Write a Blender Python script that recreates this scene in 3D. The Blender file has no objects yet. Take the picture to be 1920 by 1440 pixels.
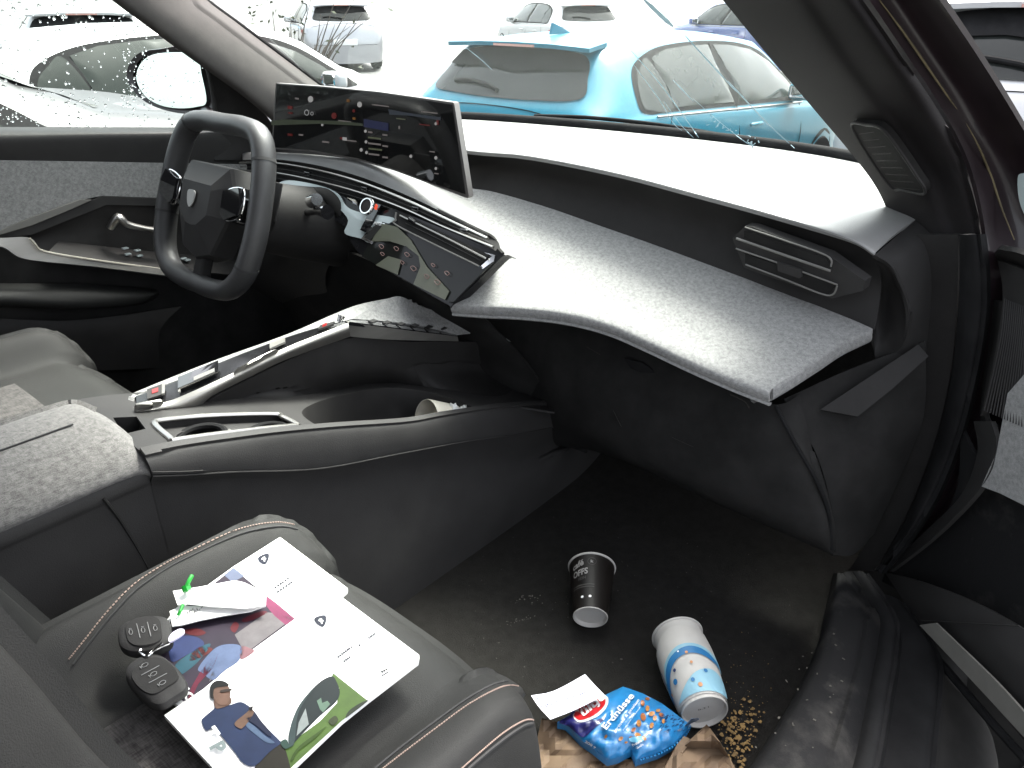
import bpy, bmesh, math, random
from mathutils import Vector, Matrix, geometry, noise
from mathutils.bvhtree import BVHTree
R_ = math.radians
C = bpy.context.scene.collection
rnd = random.Random(7)

# ------------------------------------------------------------ camera
CAM = Vector((0.0, 0.0, 1.45))
PITCH, YAW, FPX = R_(26.5), R_(40.7), 1465.0
cd = bpy.data.cameras.new('camera'); cam = bpy.data.objects.new('camera', cd); C.objects.link(cam)
cam.location = CAM; cam.rotation_euler = (math.pi/2-PITCH, 0, YAW)
cd.sensor_fit = 'HORIZONTAL'; cd.sensor_width = 36; cd.lens = 36*FPX/1920
cd.clip_start = 0.02; cd.clip_end = 9000
bpy.context.scene.camera = cam
# ------------------------------------------------------------ world, sun, exposure
SUN_EL, SUN_AZ = R_(60), R_(-8)          # azimuth clockwise from +Y towards +X
w = bpy.data.worlds.new('World'); bpy.context.scene.world = w; w.use_nodes = True
nt = w.node_tree; nt.nodes.clear()
sky = nt.nodes.new('ShaderNodeTexSky'); sky.sky_type = 'NISHITA'; sky.sun_disc = False
sky.sun_elevation = SUN_EL; sky.sun_rotation = SUN_AZ; sky.dust_density = 6; sky.air_density = 1.0; sky.ozone_density = 1.0
hs = nt.nodes.new('ShaderNodeHueSaturation'); hs.inputs['Saturation'].default_value = 0.30
bg = nt.nodes.new('ShaderNodeBackground'); bg.inputs[1].default_value = 0.15
wo = nt.nodes.new('ShaderNodeOutputWorld')
nt.links.new(sky.outputs[0], hs.inputs['Color']); nt.links.new(hs.outputs[0], bg.inputs[0]); nt.links.new(bg.outputs[0], wo.inputs[0])
sd = bpy.data.lights.new('sun', 'SUN'); sd.energy = 2.1; sd.angle = R_(18); sd.color = (1, .96, .9)
sun = bpy.data.objects.new('sun', sd); C.objects.link(sun)
sdir = Vector((math.sin(SUN_AZ)*math.cos(SUN_EL), math.cos(SUN_AZ)*math.cos(SUN_EL), math.sin(SUN_EL)))
sun.rotation_euler = sdir.to_track_quat('Z', 'Y').to_euler(); sun.location = (0, 0, 20)
vs = bpy.context.scene.view_settings
vs.view_transform = 'Standard'; vs.look = 'None'; vs.gamma = 1; vs.use_curve_mapping = False; vs.exposure = 2.35
bpy.context.scene.cycles.max_bounces = 10; bpy.context.scene.cycles.diffuse_bounces = 6
bpy.context.scene.cycles.transparent_max_bounces = 12

# ------------------------------------------------------------ viewing rays: a pixel of the photo and the real plane it lies on give a point
Rv = Vector((math.cos(YAW), math.sin(YAW), 0)); Fh = Vector((-math.sin(YAW), math.cos(YAW), 0))
Fv = Fh*math.cos(PITCH)+Vector((0, 0, -math.sin(PITCH))); Uv = Fh*math.sin(PITCH)+Vector((0, 0, math.cos(PITCH)))
def D(u, v): return Fv*FPX + Rv*(u-960) - Uv*(v-720)
def P(u, v, X=None, Y=None, Z=None, pl=None, f=None):
    d = D(u, v)
    if X is not None: return CAM+d*((X-CAM.x)/d.x)
    if Y is not None: return CAM+d*((Y-CAM.y)/d.y)
    if Z is not None: return CAM+d*((Z-CAM.z)/d.z)
    if pl is not None:
        n, q = pl; return CAM+d*((n.dot(q)-n.dot(CAM))/n.dot(d))
    lo, hi = 1e-4, 4e-3                 # f(point) goes from + to - along the ray
    for _ in range(50):
        m = (lo+hi)/2
        if f(CAM+d*m) > 0: lo = m
        else: hi = m
    return CAM+d*lo
def plane3(a, b, c):
    n = (b-a).cross(c-a).normalized(); return (n, a)
def fwd(p): return (Vector(p)-CAM).normalized()

# ------------------------------------------------------------ object helpers
ROOTLOC = {}
def thing(name, label, cat, loc=(0, 0, 0), group=None, kind=None):
    o = bpy.data.objects.new(name, None); C.objects.link(o); o.empty_display_size = .1
    o.location = Vector(loc); o['label'] = label; o['category'] = cat
    if group: o['group'] = group
    if kind: o['kind'] = kind
    return o
def tag(o, label, cat, group=None, kind=None):
    o['label'] = label; o['category'] = cat
    if group: o['group'] = group
    if kind: o['kind'] = kind
    return o
def rootloc(p):
    s = Vector((0, 0, 0))
    while p is not None: s = s+p.location; p = p.parent
    return s
def obj(name, verts, faces, mat, parent=None, smooth=40, loc=None):
    off = rootloc(parent)
    if parent is None:
        if loc is None:
            n = len(verts); off = Vector((sum(v[0] for v in verts)/n, sum(v[1] for v in verts)/n, min(v[2] for v in verts)))
        else: off = Vector(loc)
    me = bpy.data.meshes.new(name)
    me.from_pydata([tuple(Vector(v)-off) for v in verts], [], [tuple(f) for f in faces]); me.update()
    mats = mat if isinstance(mat, (list, tuple)) else [mat]
    for m in mats: me.materials.append(m)
    bm = bmesh.new(); bm.from_mesh(me); bmesh.ops.recalc_face_normals(bm, faces=bm.faces[:]); bm.to_mesh(me); bm.free()
    if smooth:
        me.polygons.foreach_set('use_smooth', [True]*len(me.polygons)); me.set_sharp_from_angle(angle=R_(smooth))
    o = bpy.data.objects.new(name, me); C.objects.link(o)
    if parent is not None: o.parent = parent
    else: o.location = off
    return o
def spline(pts, n, closed=False):
    pts = [Vector(p) for p in pts]; m = len(pts)
    if m == 2 and not closed: return [pts[0].lerp(pts[1], i/(n-1)) for i in range(n)]
    segs = m if closed else m-1; out = []
    for i in range(n):
        s = i/(n if closed else n-1)*segs; k = min(int(s), segs-1); t = s-k
        if closed: a, b, c, d = pts[(k-1) % m], pts[k % m], pts[(k+1) % m], pts[(k+2) % m]
        else: a, b, c, d = pts[max(k-1, 0)], pts[k], pts[min(k+1, m-1)], pts[min(k+2, m-1)]
        out.append(.5*((2*b)+(c-a)*t+(2*a-5*b+4*c-d)*t*t+(3*b-a-3*c+d)*t**3))
    return out
class MB:
    def __init__(s): s.v = []; s.f = []
    def add(s, v, f):
        k = len(s.v); s.v += [Vector(a) for a in v]; s.f += [tuple(i+k for i in g) for g in f]; return s
    def box(s, c, size, rot=None, bev=0):
        bm = bmesh.new(); bmesh.ops.create_cube(bm, size=1)
        for v in bm.verts: v.co = Vector((v.co.x*size[0], v.co.y*size[1], v.co.z*size[2]))
        if bev: bmesh.ops.bevel(bm, geom=bm.edges[:]+bm.verts[:], offset=bev, segments=3, affect='EDGES', profile=.6)
        M = Matrix.Translation(Vector(c)) @ (rot.to_4x4() if rot is not None else Matrix.Identity(4))
        bm.verts.index_update()
        s.add([M @ v.co for v in bm.verts], [[v.index for v in f.verts] for f in bm.faces]); bm.free(); return s
    def grid(s, G, cu=False, cv=False):
        nv, nu = len(G), len(G[0]); k = len(s.v); s.v += [Vector(p) for r in G for p in r]
        for j in range(nv if cv else nv-1):
            for i in range(nu if cu else nu-1):
                s.f.append((k+j*nu+i, k+j*nu+(i+1) % nu, k+((j+1) % nv)*nu+(i+1) % nu, k+((j+1) % nv)*nu+i))
        return s
    def slab(s, G, th, sgn=1, bulge=None):
        nv, nu = len(G), len(G[0]); N = []
        for j in range(nv):
            for i in range(nu):
                a = G[j][min(i+1, nu-1)]-G[j][max(i-1, 0)]; b = G[min(j+1, nv-1)][i]-G[max(j-1, 0)][i]
                n = a.cross(b); n = n.normalized() if n.length > 1e-12 else Vector((0, 0, 1))
                if n.dot(fwd(G[j][i])) < 0: n = -n      # away from the camera side
                N.append(n*sgn)
        ref = N[len(N)//2]
        N = [n if n.dot(ref) > -0.3 else -n for n in N]
        top = [p for r in G for p in r]; k = len(s.v); M = nu*nv
        s.v += top+[p+n*th for p, n in zip(top, N)]
        for j in range(nv-1):
            for i in range(nu-1):
                a = j*nu+i; q = (a, a+1, a+nu+1, a+nu)
                s.f.append(tuple(k+x for x in q)); s.f.append(tuple(k+M+x for x in reversed(q)))
        bd = [(i) for i in range(nu)]+[j*nu+nu-1 for j in range(1, nv)]+[(nv-1)*nu+i for i in range(nu-2, -1, -1)]+[j*nu for j in range(nv-2, 0, -1)]
        for a, b in zip(bd, bd[1:]+bd[:1]): s.f.append((k+a, k+b, k+M+b, k+M+a))
        return s
    def tube(s, pts, r, seg=10, closed=False, n=None, flat=1.0, up=None, caps=True):
        pts = [Vector(p) for p in pts]
        if n: 
            rr = r if isinstance(r, (list, tuple)) else None
            pts2 = spline(pts, n, closed)
            if rr:
                r = [ (lambda q: rr[min(int(q), len(rr)-1)]*(1-(q-int(q)))+rr[min(int(q)+1, len(rr)-1)]*(q-int(q)))(i/(n-1)*(len(rr)-1)) for i in range(n)]
            pts = pts2
        m = len(pts); rs = r if isinstance(r, (list, tuple)) else [r]*m
        G = []; prev = Vector(up) if up is not None else None
        for i, p in enumerate(pts):
            t = (pts[(i+1) % m]-pts[i-1]) if closed else (pts[min(i+1, m-1)]-pts[max(i-1, 0)])
            t = t.normalized() if t.length > 0 else Vector((0, 0, 1))
            if prev is None: prev = t.orthogonal()
            a = (prev-t*prev.dot(t)); a = a.normalized() if a.length > 1e-9 else t.orthogonal().normalized()
            if up is None: prev = a
            b = t.cross(a)
            G.append([p+(a*math.cos(2*math.pi*k/seg)*flat+b*math.sin(2*math.pi*k/seg))*rs[i] for k in range(seg)])
        k0 = len(s.v); s.grid(G, cu=True, cv=closed)
        if caps and not closed:
            s.f.append(tuple(range(k0, k0+seg))); s.f.append(tuple(range(k0+(m-1)*seg, k0+m*seg)))
        return s
    def lathe(s, o, ax, prof, seg=40, arc=None):
        ax = Vector(ax).normalized(); a = ax.orthogonal().normalized(); b = ax.cross(a); G = []
        for h, r in prof: G.append([Vector(o)+ax*h+(a*math.cos(2*math.pi*k/seg)+b*math.sin(2*math.pi*k/seg))*max(r, 1e-5) for k in range(seg)])
        return s.grid(G, cu=True)
    def build(s, name, mat, parent=None, smooth=40, loc=None): return obj(name, s.v, s.f, mat, parent, smooth, loc)
def patch(name, rows, mat, parent=None, nu=24, nv=12, th=.004, smooth=50, lin=False):
    rows = [spline(r, nu) for r in rows]
    cols = [spline([r[i] for r in rows], nv) if not lin else None for i in range(nu)]
    if lin:
        G = rows
    else: G = [[cols[i][j] for i in range(nu)] for j in range(nv)]
    return MB().slab(G, th).build(name, mat, parent, smooth)
def inpoly(x, y, poly):
    c = False; j = len(poly)-1
    for i in range(len(poly)):
        if (poly[i][1] > y) != (poly[j][1] > y) and x < (poly[j][0]-poly[i][0])*(y-poly[i][1])/(poly[j][1]-poly[i][1])+poly[i][0]: c = not c
        j = i
    return c
def tri2d(outer, holes=(), step=None):
    vs, es = [], []
    for poly in [outer]+list(holes):
        k = len(vs); n = len(poly); vs += [Vector((p[0], p[1])) for p in poly]; es += [(k+i, k+(i+1) % n) for i in range(n)]
    if step:
        xs = [p[0] for p in outer]; ys = [p[1] for p in outer]; x = min(xs)+step*.37
        while x < max(xs):
            y = min(ys)+step*.41
            while y < max(ys):
                if inpoly(x, y, outer) and not any(inpoly(x, y, h) for h in holes): vs.append(Vector((x, y)))
                y += step
            x += step
    v, e, f, *_ = geometry.delaunay_2d_cdt(vs, es, [], 0, 1e-7)
    F = []
    for t in f:
        cx = sum(v[i][0] for i in t)/len(t); cy = sum(v[i][1] for i in t)/len(t)
        if inpoly(cx, cy, outer) and not any(inpoly(cx, cy, h) for h in holes): F.append(tuple(t))
    return v, F
def curve2(pts, n, closed=True): return [(p.x, p.y) for p in spline([Vector((a[0], a[1], 0)) for a in pts], n, closed)]
def mapped(outer, fn, name, mat, parent, holes=(), step=None, th=0, smooth=50, mb=None):
    v, F = tri2d(outer, holes, step); V = [fn(p[0], p[1]) for p in v]; m = MB() if mb is None else mb
    if not th: m.add(V, F)
    else:
        n = (V[F[0][1]]-V[F[0][0]]).cross(V[F[0][2]]-V[F[0][0]]).normalized()
        if n.dot(fwd(V[0])) < 0: n = -n
        k = len(V); m.add(V+[p+n*th for p in V], F+[tuple(k+i for i in reversed(f)) for f in F])
        kk = len(m.v)-2*k; b = kk; edges = {}
        for f in F:
            for a, c in zip(f, f[1:]+f[:1]):
                key = (min(a, c), max(a, c)); edges[key] = edges.get(key, 0)+1
        for (a, c), q in edges.items():
            if q == 1: m.f.append((b+a, b+c, b+k+c, b+k+a))
    if mb is not None: return mb
    return m.build(name, mat, parent, smooth)
def pxpoly(name, pts, mat, parent=None, th=.002, sp=0, holes=(), step=None, lift=0, mb=None, **k):
    if sp: pts = curve2(pts, sp)
    def fn(u, v):
        p = P(u, v, **k); return p-fwd(p)*lift
    return mapped(pts, fn, name, mat, parent, holes, step, th, mb=mb)
_font = {}
def textgeo(s, bold=0.0, shear=0.0, space=1.0):
    cu = bpy.data.curves.new('t', 'FONT'); cu.body = s; cu.size = 1; cu.offset = bold; cu.shear = shear; cu.space_character = space
    cu.resolution_u = 3; cu.align_x = 'LEFT'
    o = bpy.data.objects.new('t', cu); C.objects.link(o); bpy.context.view_layer.update()
    me = o.to_mesh(); v = [q.co.copy() for q in me.vertices]; f = [tuple(q.vertices) for q in me.polygons]
    o.to_mesh_clear(); bpy.data.objects.remove(o); bpy.data.curves.remove(cu)
    return v, f
def text(name, s, fn, mat, parent, bold=0.0, shear=0.0, space=1.0, fit=True):
    """writing; fn maps (x along the text 0..1 of its width or raw, y in cap heights) to a point"""
    v, f = textgeo(s, bold, shear, space); W = max(q.x for q in v) if fit else 1
    v, f = refine(v, f, .12)
    return obj(name, [fn(q.x/W if fit else q.x, q.y/.7) for q in v], f, mat, parent, smooth=0)
def refine(v, f, L):
    bm = bmesh.new(); vv = [bm.verts.new(q) for q in v]
    for t in f:
        try: bm.faces.new([vv[i] for i in t])
        except ValueError: pass
    bmesh.ops.triangulate(bm, faces=bm.faces[:])
    for _ in range(3):
        long_ = [e for e in bm.edges if e.calc_length() > L]
        if not long_ or len(bm.verts) > 6000: break
        bmesh.ops.subdivide_edges(bm, edges=long_, cuts=1, use_grid_fill=False)
        bmesh.ops.triangulate(bm, faces=bm.faces[:])
    bm.verts.index_update(); r = [q.co.copy() for q in bm.verts], [tuple(q.index for q in t.verts) for t in bm.faces]; bm.free(); return r
def pxtext(name, s, o, ex, ey, mat, parent, lift=.001, bold=0.0, shear=0, space=1.0, **k):
    """o: pixel of the text's lower left, ex: pixel vector over its whole width, ey: pixel vector of one cap height"""
    def fn(x, y):
        p = P(o[0]+ex[0]*x+ey[0]*y, o[1]+ex[1]*x+ey[1]*y, **k); return p-fwd(p)*lift
    return text(name, s, fn, mat, parent, bold, shear, space)
def copy_tree(o, parent=None):
    c = o.copy(); C.objects.link(c); c.parent = parent
    for ch in [x for x in bpy.data.objects if x.parent is o]: copy_tree(ch, c)
    return c

# ------------------------------------------------------------ materials
def mat(name, col, rough=.5, metal=0, spec=.5, var=0, vscale=30, bump=0, bscale=200, coat=0, sheen=0, emit=None, es=0, detail=4, stretch=None, col2=None, contrast=(.35, .65), alpha=None, bdist=.001):
    m = bpy.data.materials.new(name); m.use_nodes = True; t = m.node_tree; b = t.nodes['Principled BSDF']
    def L(a, c): t.links.new(a, c)
    b.inputs['Base Color'].default_value = (*col, 1); b.inputs['Roughness'].default_value = rough; b.inputs['Metallic'].default_value = metal
    b.inputs['Specular IOR Level'].default_value = spec; b.inputs['Coat Weight'].default_value = coat; b.inputs['Coat Roughness'].default_value = .03
    if sheen: b.inputs['Sheen Weight'].default_value = sheen
    if emit: b.inputs['Emission Color'].default_value = (*emit, 1); b.inputs['Emission Strength'].default_value = es
    tc = t.nodes.new('ShaderNodeTexCoord'); mp = t.nodes.new('ShaderNodeMapping'); L(tc.outputs['Object'], mp.inputs[0])
    if stretch: mp.inputs['Scale'].default_value = stretch
    if var:
        n = t.nodes.new('ShaderNodeTexNoise'); n.inputs['Scale'].default_value = vscale; n.inputs['Detail'].default_value = detail; n.inputs['Roughness'].default_value = .65
        L(mp.outputs[0], n.inputs['Vector']); r = t.nodes.new('ShaderNodeValToRGB')
        c2 = col2 or tuple(min(1, c*(1+var)) for c in col); c1 = col if col2 else tuple(c*(1-var) for c in col)
        r.color_ramp.elements[0].position, r.color_ramp.elements[1].position = contrast
        r.color_ramp.elements[0].color = (*c1, 1); r.color_ramp.elements[1].color = (*c2, 1)
        L(n.outputs[0], r.inputs[0]); L(r.outputs[0], b.inputs['Base Color'])
        rr = t.nodes.new('ShaderNodeMapRange'); rr.inputs[3].default_value = rough*.88; rr.inputs[4].default_value = min(1, rough*1.12)
        L(n.outputs[0], rr.inputs[0]); L(rr.outputs[0], b.inputs['Roughness'])
    if bump:
        n = t.nodes.new('ShaderNodeTexNoise'); n.inputs['Scale'].default_value = bscale; n.inputs['Detail'].default_value = 3
        L(mp.outputs[0], n.inputs['Vector']); bu = t.nodes.new('ShaderNodeBump'); bu.inputs['Strength'].default_value = bump; bu.inputs['Distance'].default_value = bdist
        L(n.outputs[0], bu.inputs['Height']); L(bu.outputs[0], b.inputs['Normal'])
    return m
def fabric_mat(name, c1, c2, scale=900):
    m = bpy.data.materials.new(name); m.use_nodes = True; t = m.node_tree; b = t.nodes['Principled BSDF']
    L = t.links.new; tc = t.nodes.new('ShaderNodeTexCoord'); outs = []
    for st in ((1, .12, 1), (.12, 1, 1), (1, 1, .15)):
        mp = t.nodes.new('ShaderNodeMapping'); mp.inputs['Scale'].default_value = st; L(tc.outputs['Object'], mp.inputs[0])
        n = t.nodes.new('ShaderNodeTexNoise'); n.inputs['Scale'].default_value = scale; n.inputs['Detail'].default_value = 2; L(mp.outputs[0], n.inputs['Vector']); outs.append(n.outputs[0])
    n = t.nodes.new('ShaderNodeTexNoise'); n.inputs['Scale'].default_value = scale*.12; n.inputs['Detail'].default_value = 5; L(tc.outputs['Object'], n.inputs['Vector'])
    a = t.nodes.new('ShaderNodeMath'); a.operation = 'ADD'; L(outs[0], a.inputs[0]); L(outs[1], a.inputs[1])
    a2 = t.nodes.new('ShaderNodeMath'); a2.operation = 'ADD'; L(a.outputs[0], a2.inputs[0]); L(n.outputs[0], a2.inputs[1])
    a3 = t.nodes.new('ShaderNodeMath'); a3.operation = 'DIVIDE'; a3.inputs[1].default_value = 3; L(a2.outputs[0], a3.inputs[0])
    r = t.nodes.new('ShaderNodeValToRGB'); r.color_ramp.elements[0].position = .38; r.color_ramp.elements[1].position = .62
    r.color_ramp.elements[0].color = (*c1, 1); r.color_ramp.elements[1].color = (*c2, 1); L(a3.outputs[0], r.inputs[0]); L(r.outputs[0], b.inputs['Base Color'])
    b.inputs['Roughness'].default_value = .95; b.inputs['Specular IOR Level'].default_value = .15; b.inputs['Sheen Weight'].default_value = .15
    bu = t.nodes.new('ShaderNodeBump'); bu.inputs['Strength'].default_value = .5; bu.inputs['Distance'].default_value = .0006; L(a3.outputs[0], bu.inputs['Height']); L(bu.outputs[0], b.inputs['Normal'])
    return m
def glass_mat(name, tint=(.9, .95, .93), refl=1.0, dirt=0):
    m = bpy.data.materials.new(name); m.use_nodes = True; t = m.node_tree; t.nodes.clear(); L = t.links.new
    tr = t.nodes.new('ShaderNodeBsdfTransparent'); tr.inputs[0].default_value = (*tint, 1)
    gl = t.nodes.new('ShaderNodeBsdfGlossy'); gl.inputs['Roughness'].default_value = .02
    fr = t.nodes.new('ShaderNodeFresnel'); fr.inputs[0].default_value = 1.45
    mu = t.nodes.new('ShaderNodeMath'); mu.operation = 'MULTIPLY'; mu.inputs[1].default_value = refl; L(fr.outputs[0], mu.inputs[0])
    mx = t.nodes.new('ShaderNodeMixShader'); L(mu.outputs[0], mx.inputs[0]); L(tr.outputs[0], mx.inputs[1]); L(gl.outputs[0], mx.inputs[2])
    last = mx
    if dirt:
        tc = t.nodes.new('ShaderNodeTexCoord'); n = t.nodes.new('ShaderNodeTexNoise'); n.inputs['Scale'].default_value = 14; n.inputs['Detail'].default_value = 6; L(tc.outputs['Object'], n.inputs['Vector'])
        mr = t.nodes.new('ShaderNodeMapRange'); mr.inputs[1].default_value = .35; mr.inputs[2].default_value = .8; mr.inputs[4].default_value = dirt; L(n.outputs[0], mr.inputs[0])
        df = t.nodes.new('ShaderNodeBsdfDiffuse'); df.inputs[0].default_value = (.7, .7, .68, 1)
        m2 = t.nodes.new('ShaderNodeMixShader'); L(mr.outputs[0], m2.inputs[0]); L(mx.outputs[0], m2.inputs[1]); L(df.outputs[0], m2.inputs[2]); last = m2
    o = t.nodes.new('ShaderNodeOutputMaterial'); L(last.outputs[0], o.inputs[0]); return m
M = {}
M['plastic'] = mat('soft_dark_plastic', (.022, .021, .0205), .65, var=.12, vscale=25, bump=.25, bscale=900, spec=.22)
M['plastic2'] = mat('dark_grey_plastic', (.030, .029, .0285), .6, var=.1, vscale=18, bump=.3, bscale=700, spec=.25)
M['black'] = mat('matt_black', (.021, .0205, .020), .85, var=.25, vscale=12, bump=.2, bscale=500, spec=.12)
M['scuffed'] = mat('scuffed_black_plastic', (.013, .013, .0135), .8, spec=.1, var=1, vscale=11, col2=(.05, .048, .045), contrast=(.52, .8), detail=8, bump=.3, bscale=500)
M['band'] = mat('band_black', (.010, .010, .011), .16, spec=.25, var=.1)
M['gloss'] = mat('gloss_black', (.008, .008, .009), .05, spec=.6, coat=.6, var=.1)
M['satin'] = mat('satin_metal', (.42, .41, .39), .32, metal=1, var=.04, vscale=60)
M['alu'] = mat('brushed_aluminium', (.27, .262, .245), .42, metal=.8, var=.06, vscale=80, stretch=(1, .1, 1))
M['chrome'] = mat('chrome', (.8, .8, .8), .12, metal=1)
M['fabric'] = fabric_mat('grey_melange_fabric', (.15, .15, .15), (.32, .32, .31), 1500)
M['fabric_worn'] = fabric_mat('worn_melange_fabric', (.085, .083, .08), (.22, .215, .205), 1200)
M['fabric_seat'] = fabric_mat('dark_melange_fabric', (.03, .028, .027), (.10, .094, .09), 700)
M['leather'] = mat('charcoal_leather', (.0205, .0205, .0195), .66, var=.1, vscale=15, bump=.5, bscale=1100, spec=.28)
M['leather_wheel'] = mat('steering_leather', (.038, .038, .039), .4, var=.08, vscale=30, bump=.3, bscale=1500, spec=.5)
M['thread'] = mat('pale_thread', (.34, .25, .21), .8)
M['thread_dark'] = mat('dark_thread', (.03, .03, .03), .8)
M['carpet'] = mat('black_carpet', (.015, .0142, .013), 1, var=1, vscale=60, col2=(.024, .023, .0215), contrast=(.35, .8), detail=8, bump=1, bscale=900, spec=.1, bdist=.003)
M['rubber'] = mat('black_rubber', (.012, .012, .0125), .8, var=.3, vscale=15, bump=.2, spec=.12)
M['pillar_dark'] = mat('pillar_trim_skin', (.021, .0195, .020), .8, var=.1, vscale=20, bump=.3, bscale=900, spec=.12)
M['pillar'] = mat('pillar_trim_cloth', (.06, .055, .052), .8, var=.1, vscale=30, bump=.3, bscale=900, spec=.3)
M['bodyblack'] = mat('black_paint', (.014, .009, .011), .35, coat=.25, spec=.3, var=.15)
M['yellow'] = mat('old_wax', (.10, .08, .04), .7, var=.3)
M['blade'] = mat('pale_metal_look', (.15, .146, .135), .45, spec=.5, var=.05)
M['white'] = mat('white_paper', (.84, .84, .83), .6, var=.03)
M['paper'] = mat('cup_paper_white', (.43, .415, .39), .6, var=.05, vscale=20)
M['ink'] = mat('black_ink', (.02, .02, .022), .7)
M['greyink'] = mat('grey_ink', (.03, .03, .04), .7)
M['glass'] = glass_mat('windscreen_glass', (.95, .98, .965), .06, 0)
M['glass_wet'] = glass_mat('wet_side_glass', (.93, .97, .95), .4, .0)
M['drop'] = mat('water_drop', (1, 1, 1), .02); M['drop'].node_tree.nodes['Principled BSDF'].inputs['Transmission Weight'].default_value = 1; M['drop'].node_tree.nodes['Principled BSDF'].inputs['IOR'].default_value = 1.33
V = Vector
def emat(name, col, s=1.0): return mat(name, tuple(c*.05 for c in col), .4, emit=col, es=s*.35)
# ============================================================ THE GROUND AND CABIN FLOOR
GZ = -0.12
g = MB(); g.grid([[V((x, y, GZ)) for x in (-3000, -60, -20, 0, 20, 60, 3000)] for y in (-200, -20, 0, 20, 60, 300, 4000)])
tag(g.build('ground', mat('asphalt', (.075, .075, .072), .6, var=.5, vscale=3, bump=.6, bscale=60, detail=10, bdist=.01), None), 'grey asphalt of the car park', 'ground', kind='structure')
rows = [[V((-1.66, y, z)), V((-1.3, y, z)), V((-.9, y, z)), V((-.6, y, z-.0)), V((-.22, y, z))] for y, z in ((-1.2, .5), (-.2, .5), (.6, .5), (1.05, .5), (1.25, .52), (1.42, .62), (1.52, .8), (1.55, .95))]
carpet = patch('floor', rows, M['carpet'], None, 40, 50, .02)
tag(carpet, 'black carpet of the footwells, littered and dusty', 'floor', kind='structure')

# ============================================================ CAR BODY
body = thing('car_body', 'dark car body framing the cabin, its open doorway at the right', 'car', (-.95, .5, .1))
# right front pillar trim
lv = [(-40, 1322, 1450, 1500, 1552, 1585, .90), (0, 1355, 1478, 1525, 1585, 1622, .95), (100, 1437, 1545, 1590, 1655, 1690, 1.03), (200, 1522, 1622, 1665, 1722, 1758, 1.12), (300, 1606, 1690, 1735, 1782, 1812, 1.19), (355, 1645, 1722, 1765, 1806, 1829, 1.21), (405, 1668, 1745, 1780, 1820, 1840, 1.22), (450, 1690, 1760, 1800, 1832, 1848, 1.22)]
offs = (.09, .02, .015, .0, .03)
rows = [[P(u, v, Y=y+o) for u, o in zip(us, offs)] for v, *us, y in lv]
patch('pillar_trim', rows, M['pillar_dark'], body, 30, 40, .004)
top = V((-.62, .30, 1.66)); a0 = rows[0]
ext = [[p+(V((-.05-.03*i, -.62, .235))*s) for i, p in enumerate(a0)] for s in (0, .5, 1)]
patch('roof_rail_trim', ext, M['pillar_dark'], body, 20, 10, .004)
# grille in the foot of the pillar
q = [(1597, 237), (1625, 234), (1655, 243), (1690, 287), (1722, 335), (1733, 352), (1730, 364), (1690, 356), (1672, 352), (1640, 310)]
pl = plane3(P(1600, 240, Y=1.185), P(1733, 352, Y=1.19), P(1672, 352, Y=1.245)); pl = (pl[0], pl[1])
gr = pxpoly('pillar_grille', q, M['black'], body, .01, sp=60, pl=pl, lift=.004)
m = MB()
for k in range(9):
    t = k/8; m.tube([P(1612+66*t, 250+100*t, pl=pl), P(1640+86*t, 246+108*t, pl=pl)], .0018, 6)
m.build('grille_bars', M['plastic'], gr)
MB().tube([P(x, y, pl=pl)-fwd(P(x, y, pl=pl))*.005 for x, y in q], .0022, 6, closed=True, n=60).build('grille_rim', M['plastic2'], gr)
# door opening seal and aperture flange following the doorway, from roof to sill
seal_px = [(1585, -40, .86), (1622, 0, .92), (1690, 100, 1.0), (1758, 200, 1.09), (1812, 300, 1.16), (1840, 400, 1.19), (1850, 480, 1.195), (1849, 590, 1.195), (1836, 700, 1.19), (1808, 820, 1.18), (1765, 930, 1.165), (1715, 1010, 1.15), (1662, 1068, 1.13)]
sp_ = [P(u, v, Y=y) for u, v, y in seal_px]
up_ = [p+V((-.30, -.9, .30)) for p in sp_[:1]]
# lower pillar panels: dash side to seam to lip
lvl = [(440, 1700, 1760, 1796, 1812, 1840), (520, 1716, 1762, 1796, 1815, 1848), (600, 1720, 1758, 1792, 1812, 1846), (700, 1712, 1748, 1782, 1800, 1830), (820, 1690, 1726, 1755, 1772, 1800), (930, 1662, 1690, 1715, 1730, 1756), (1010, 1628, 1655, 1676, 1690, 1706), (1070, 1592, 1620, 1638, 1648, 1655)]
sidecol = [[P(u, v, Y=1.235-.012*i) for i, u in enumerate(us[:3])] for v, *us in lvl]
patch('kick_panel', sidecol, M['plastic'], body, 16, 40, .006)
lipcol = [[P(us[2]+3, v, Y=1.2), P(us[3], v, Y=1.185), P(us[4]-10, v, Y=1.18), P(us[4], v, Y=1.2)] for v, *us in lvl]
patch('door_seal', lipcol, M['rubber'], body, 20, 40, .006)
# outer body edge beyond the seal (painted), runs up beside the pillar
ob = [(-40, 1600, 1690, 1735), (0, 1630, 1718, 1762), (100, 1698, 1786, 1830), (200, 1764, 1852, 1893), (300, 1815, 1915, 1952), (400, 1842, 1960, 2010), (500, 1852, 1990, 2040), (640, 1848, 1935, 1990), (800, 1815, 1900, 1960), (940, 1760, 1830, 1900), (1060, 1665, 1720, 1790)]
rows = [[P(a, v, Y=1.20+(min(v, 330)-330)*.0009), P((a+b)/2, v, Y=1.25+(min(v, 330)-330)*.0009), P(b, v, Y=1.255+(min(v, 330)-330)*.0009), P(c, v, Y=1.24+(min(v, 330)-330)*.0009)] for v, a, b, c in ob]
patch('door_frame', rows, M['bodyblack'], body, 24, 50, .006)
m = MB()
m.tube([P(u, v, Y=1.222+(min(v, 330)-330)*.0009) for u, v in ((1645, -5), (1690, 55), (1735, 120), (1780, 185), (1795, 205))], [.0004, .0012, .0014, .001, .0003], 6, n=30)
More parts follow.
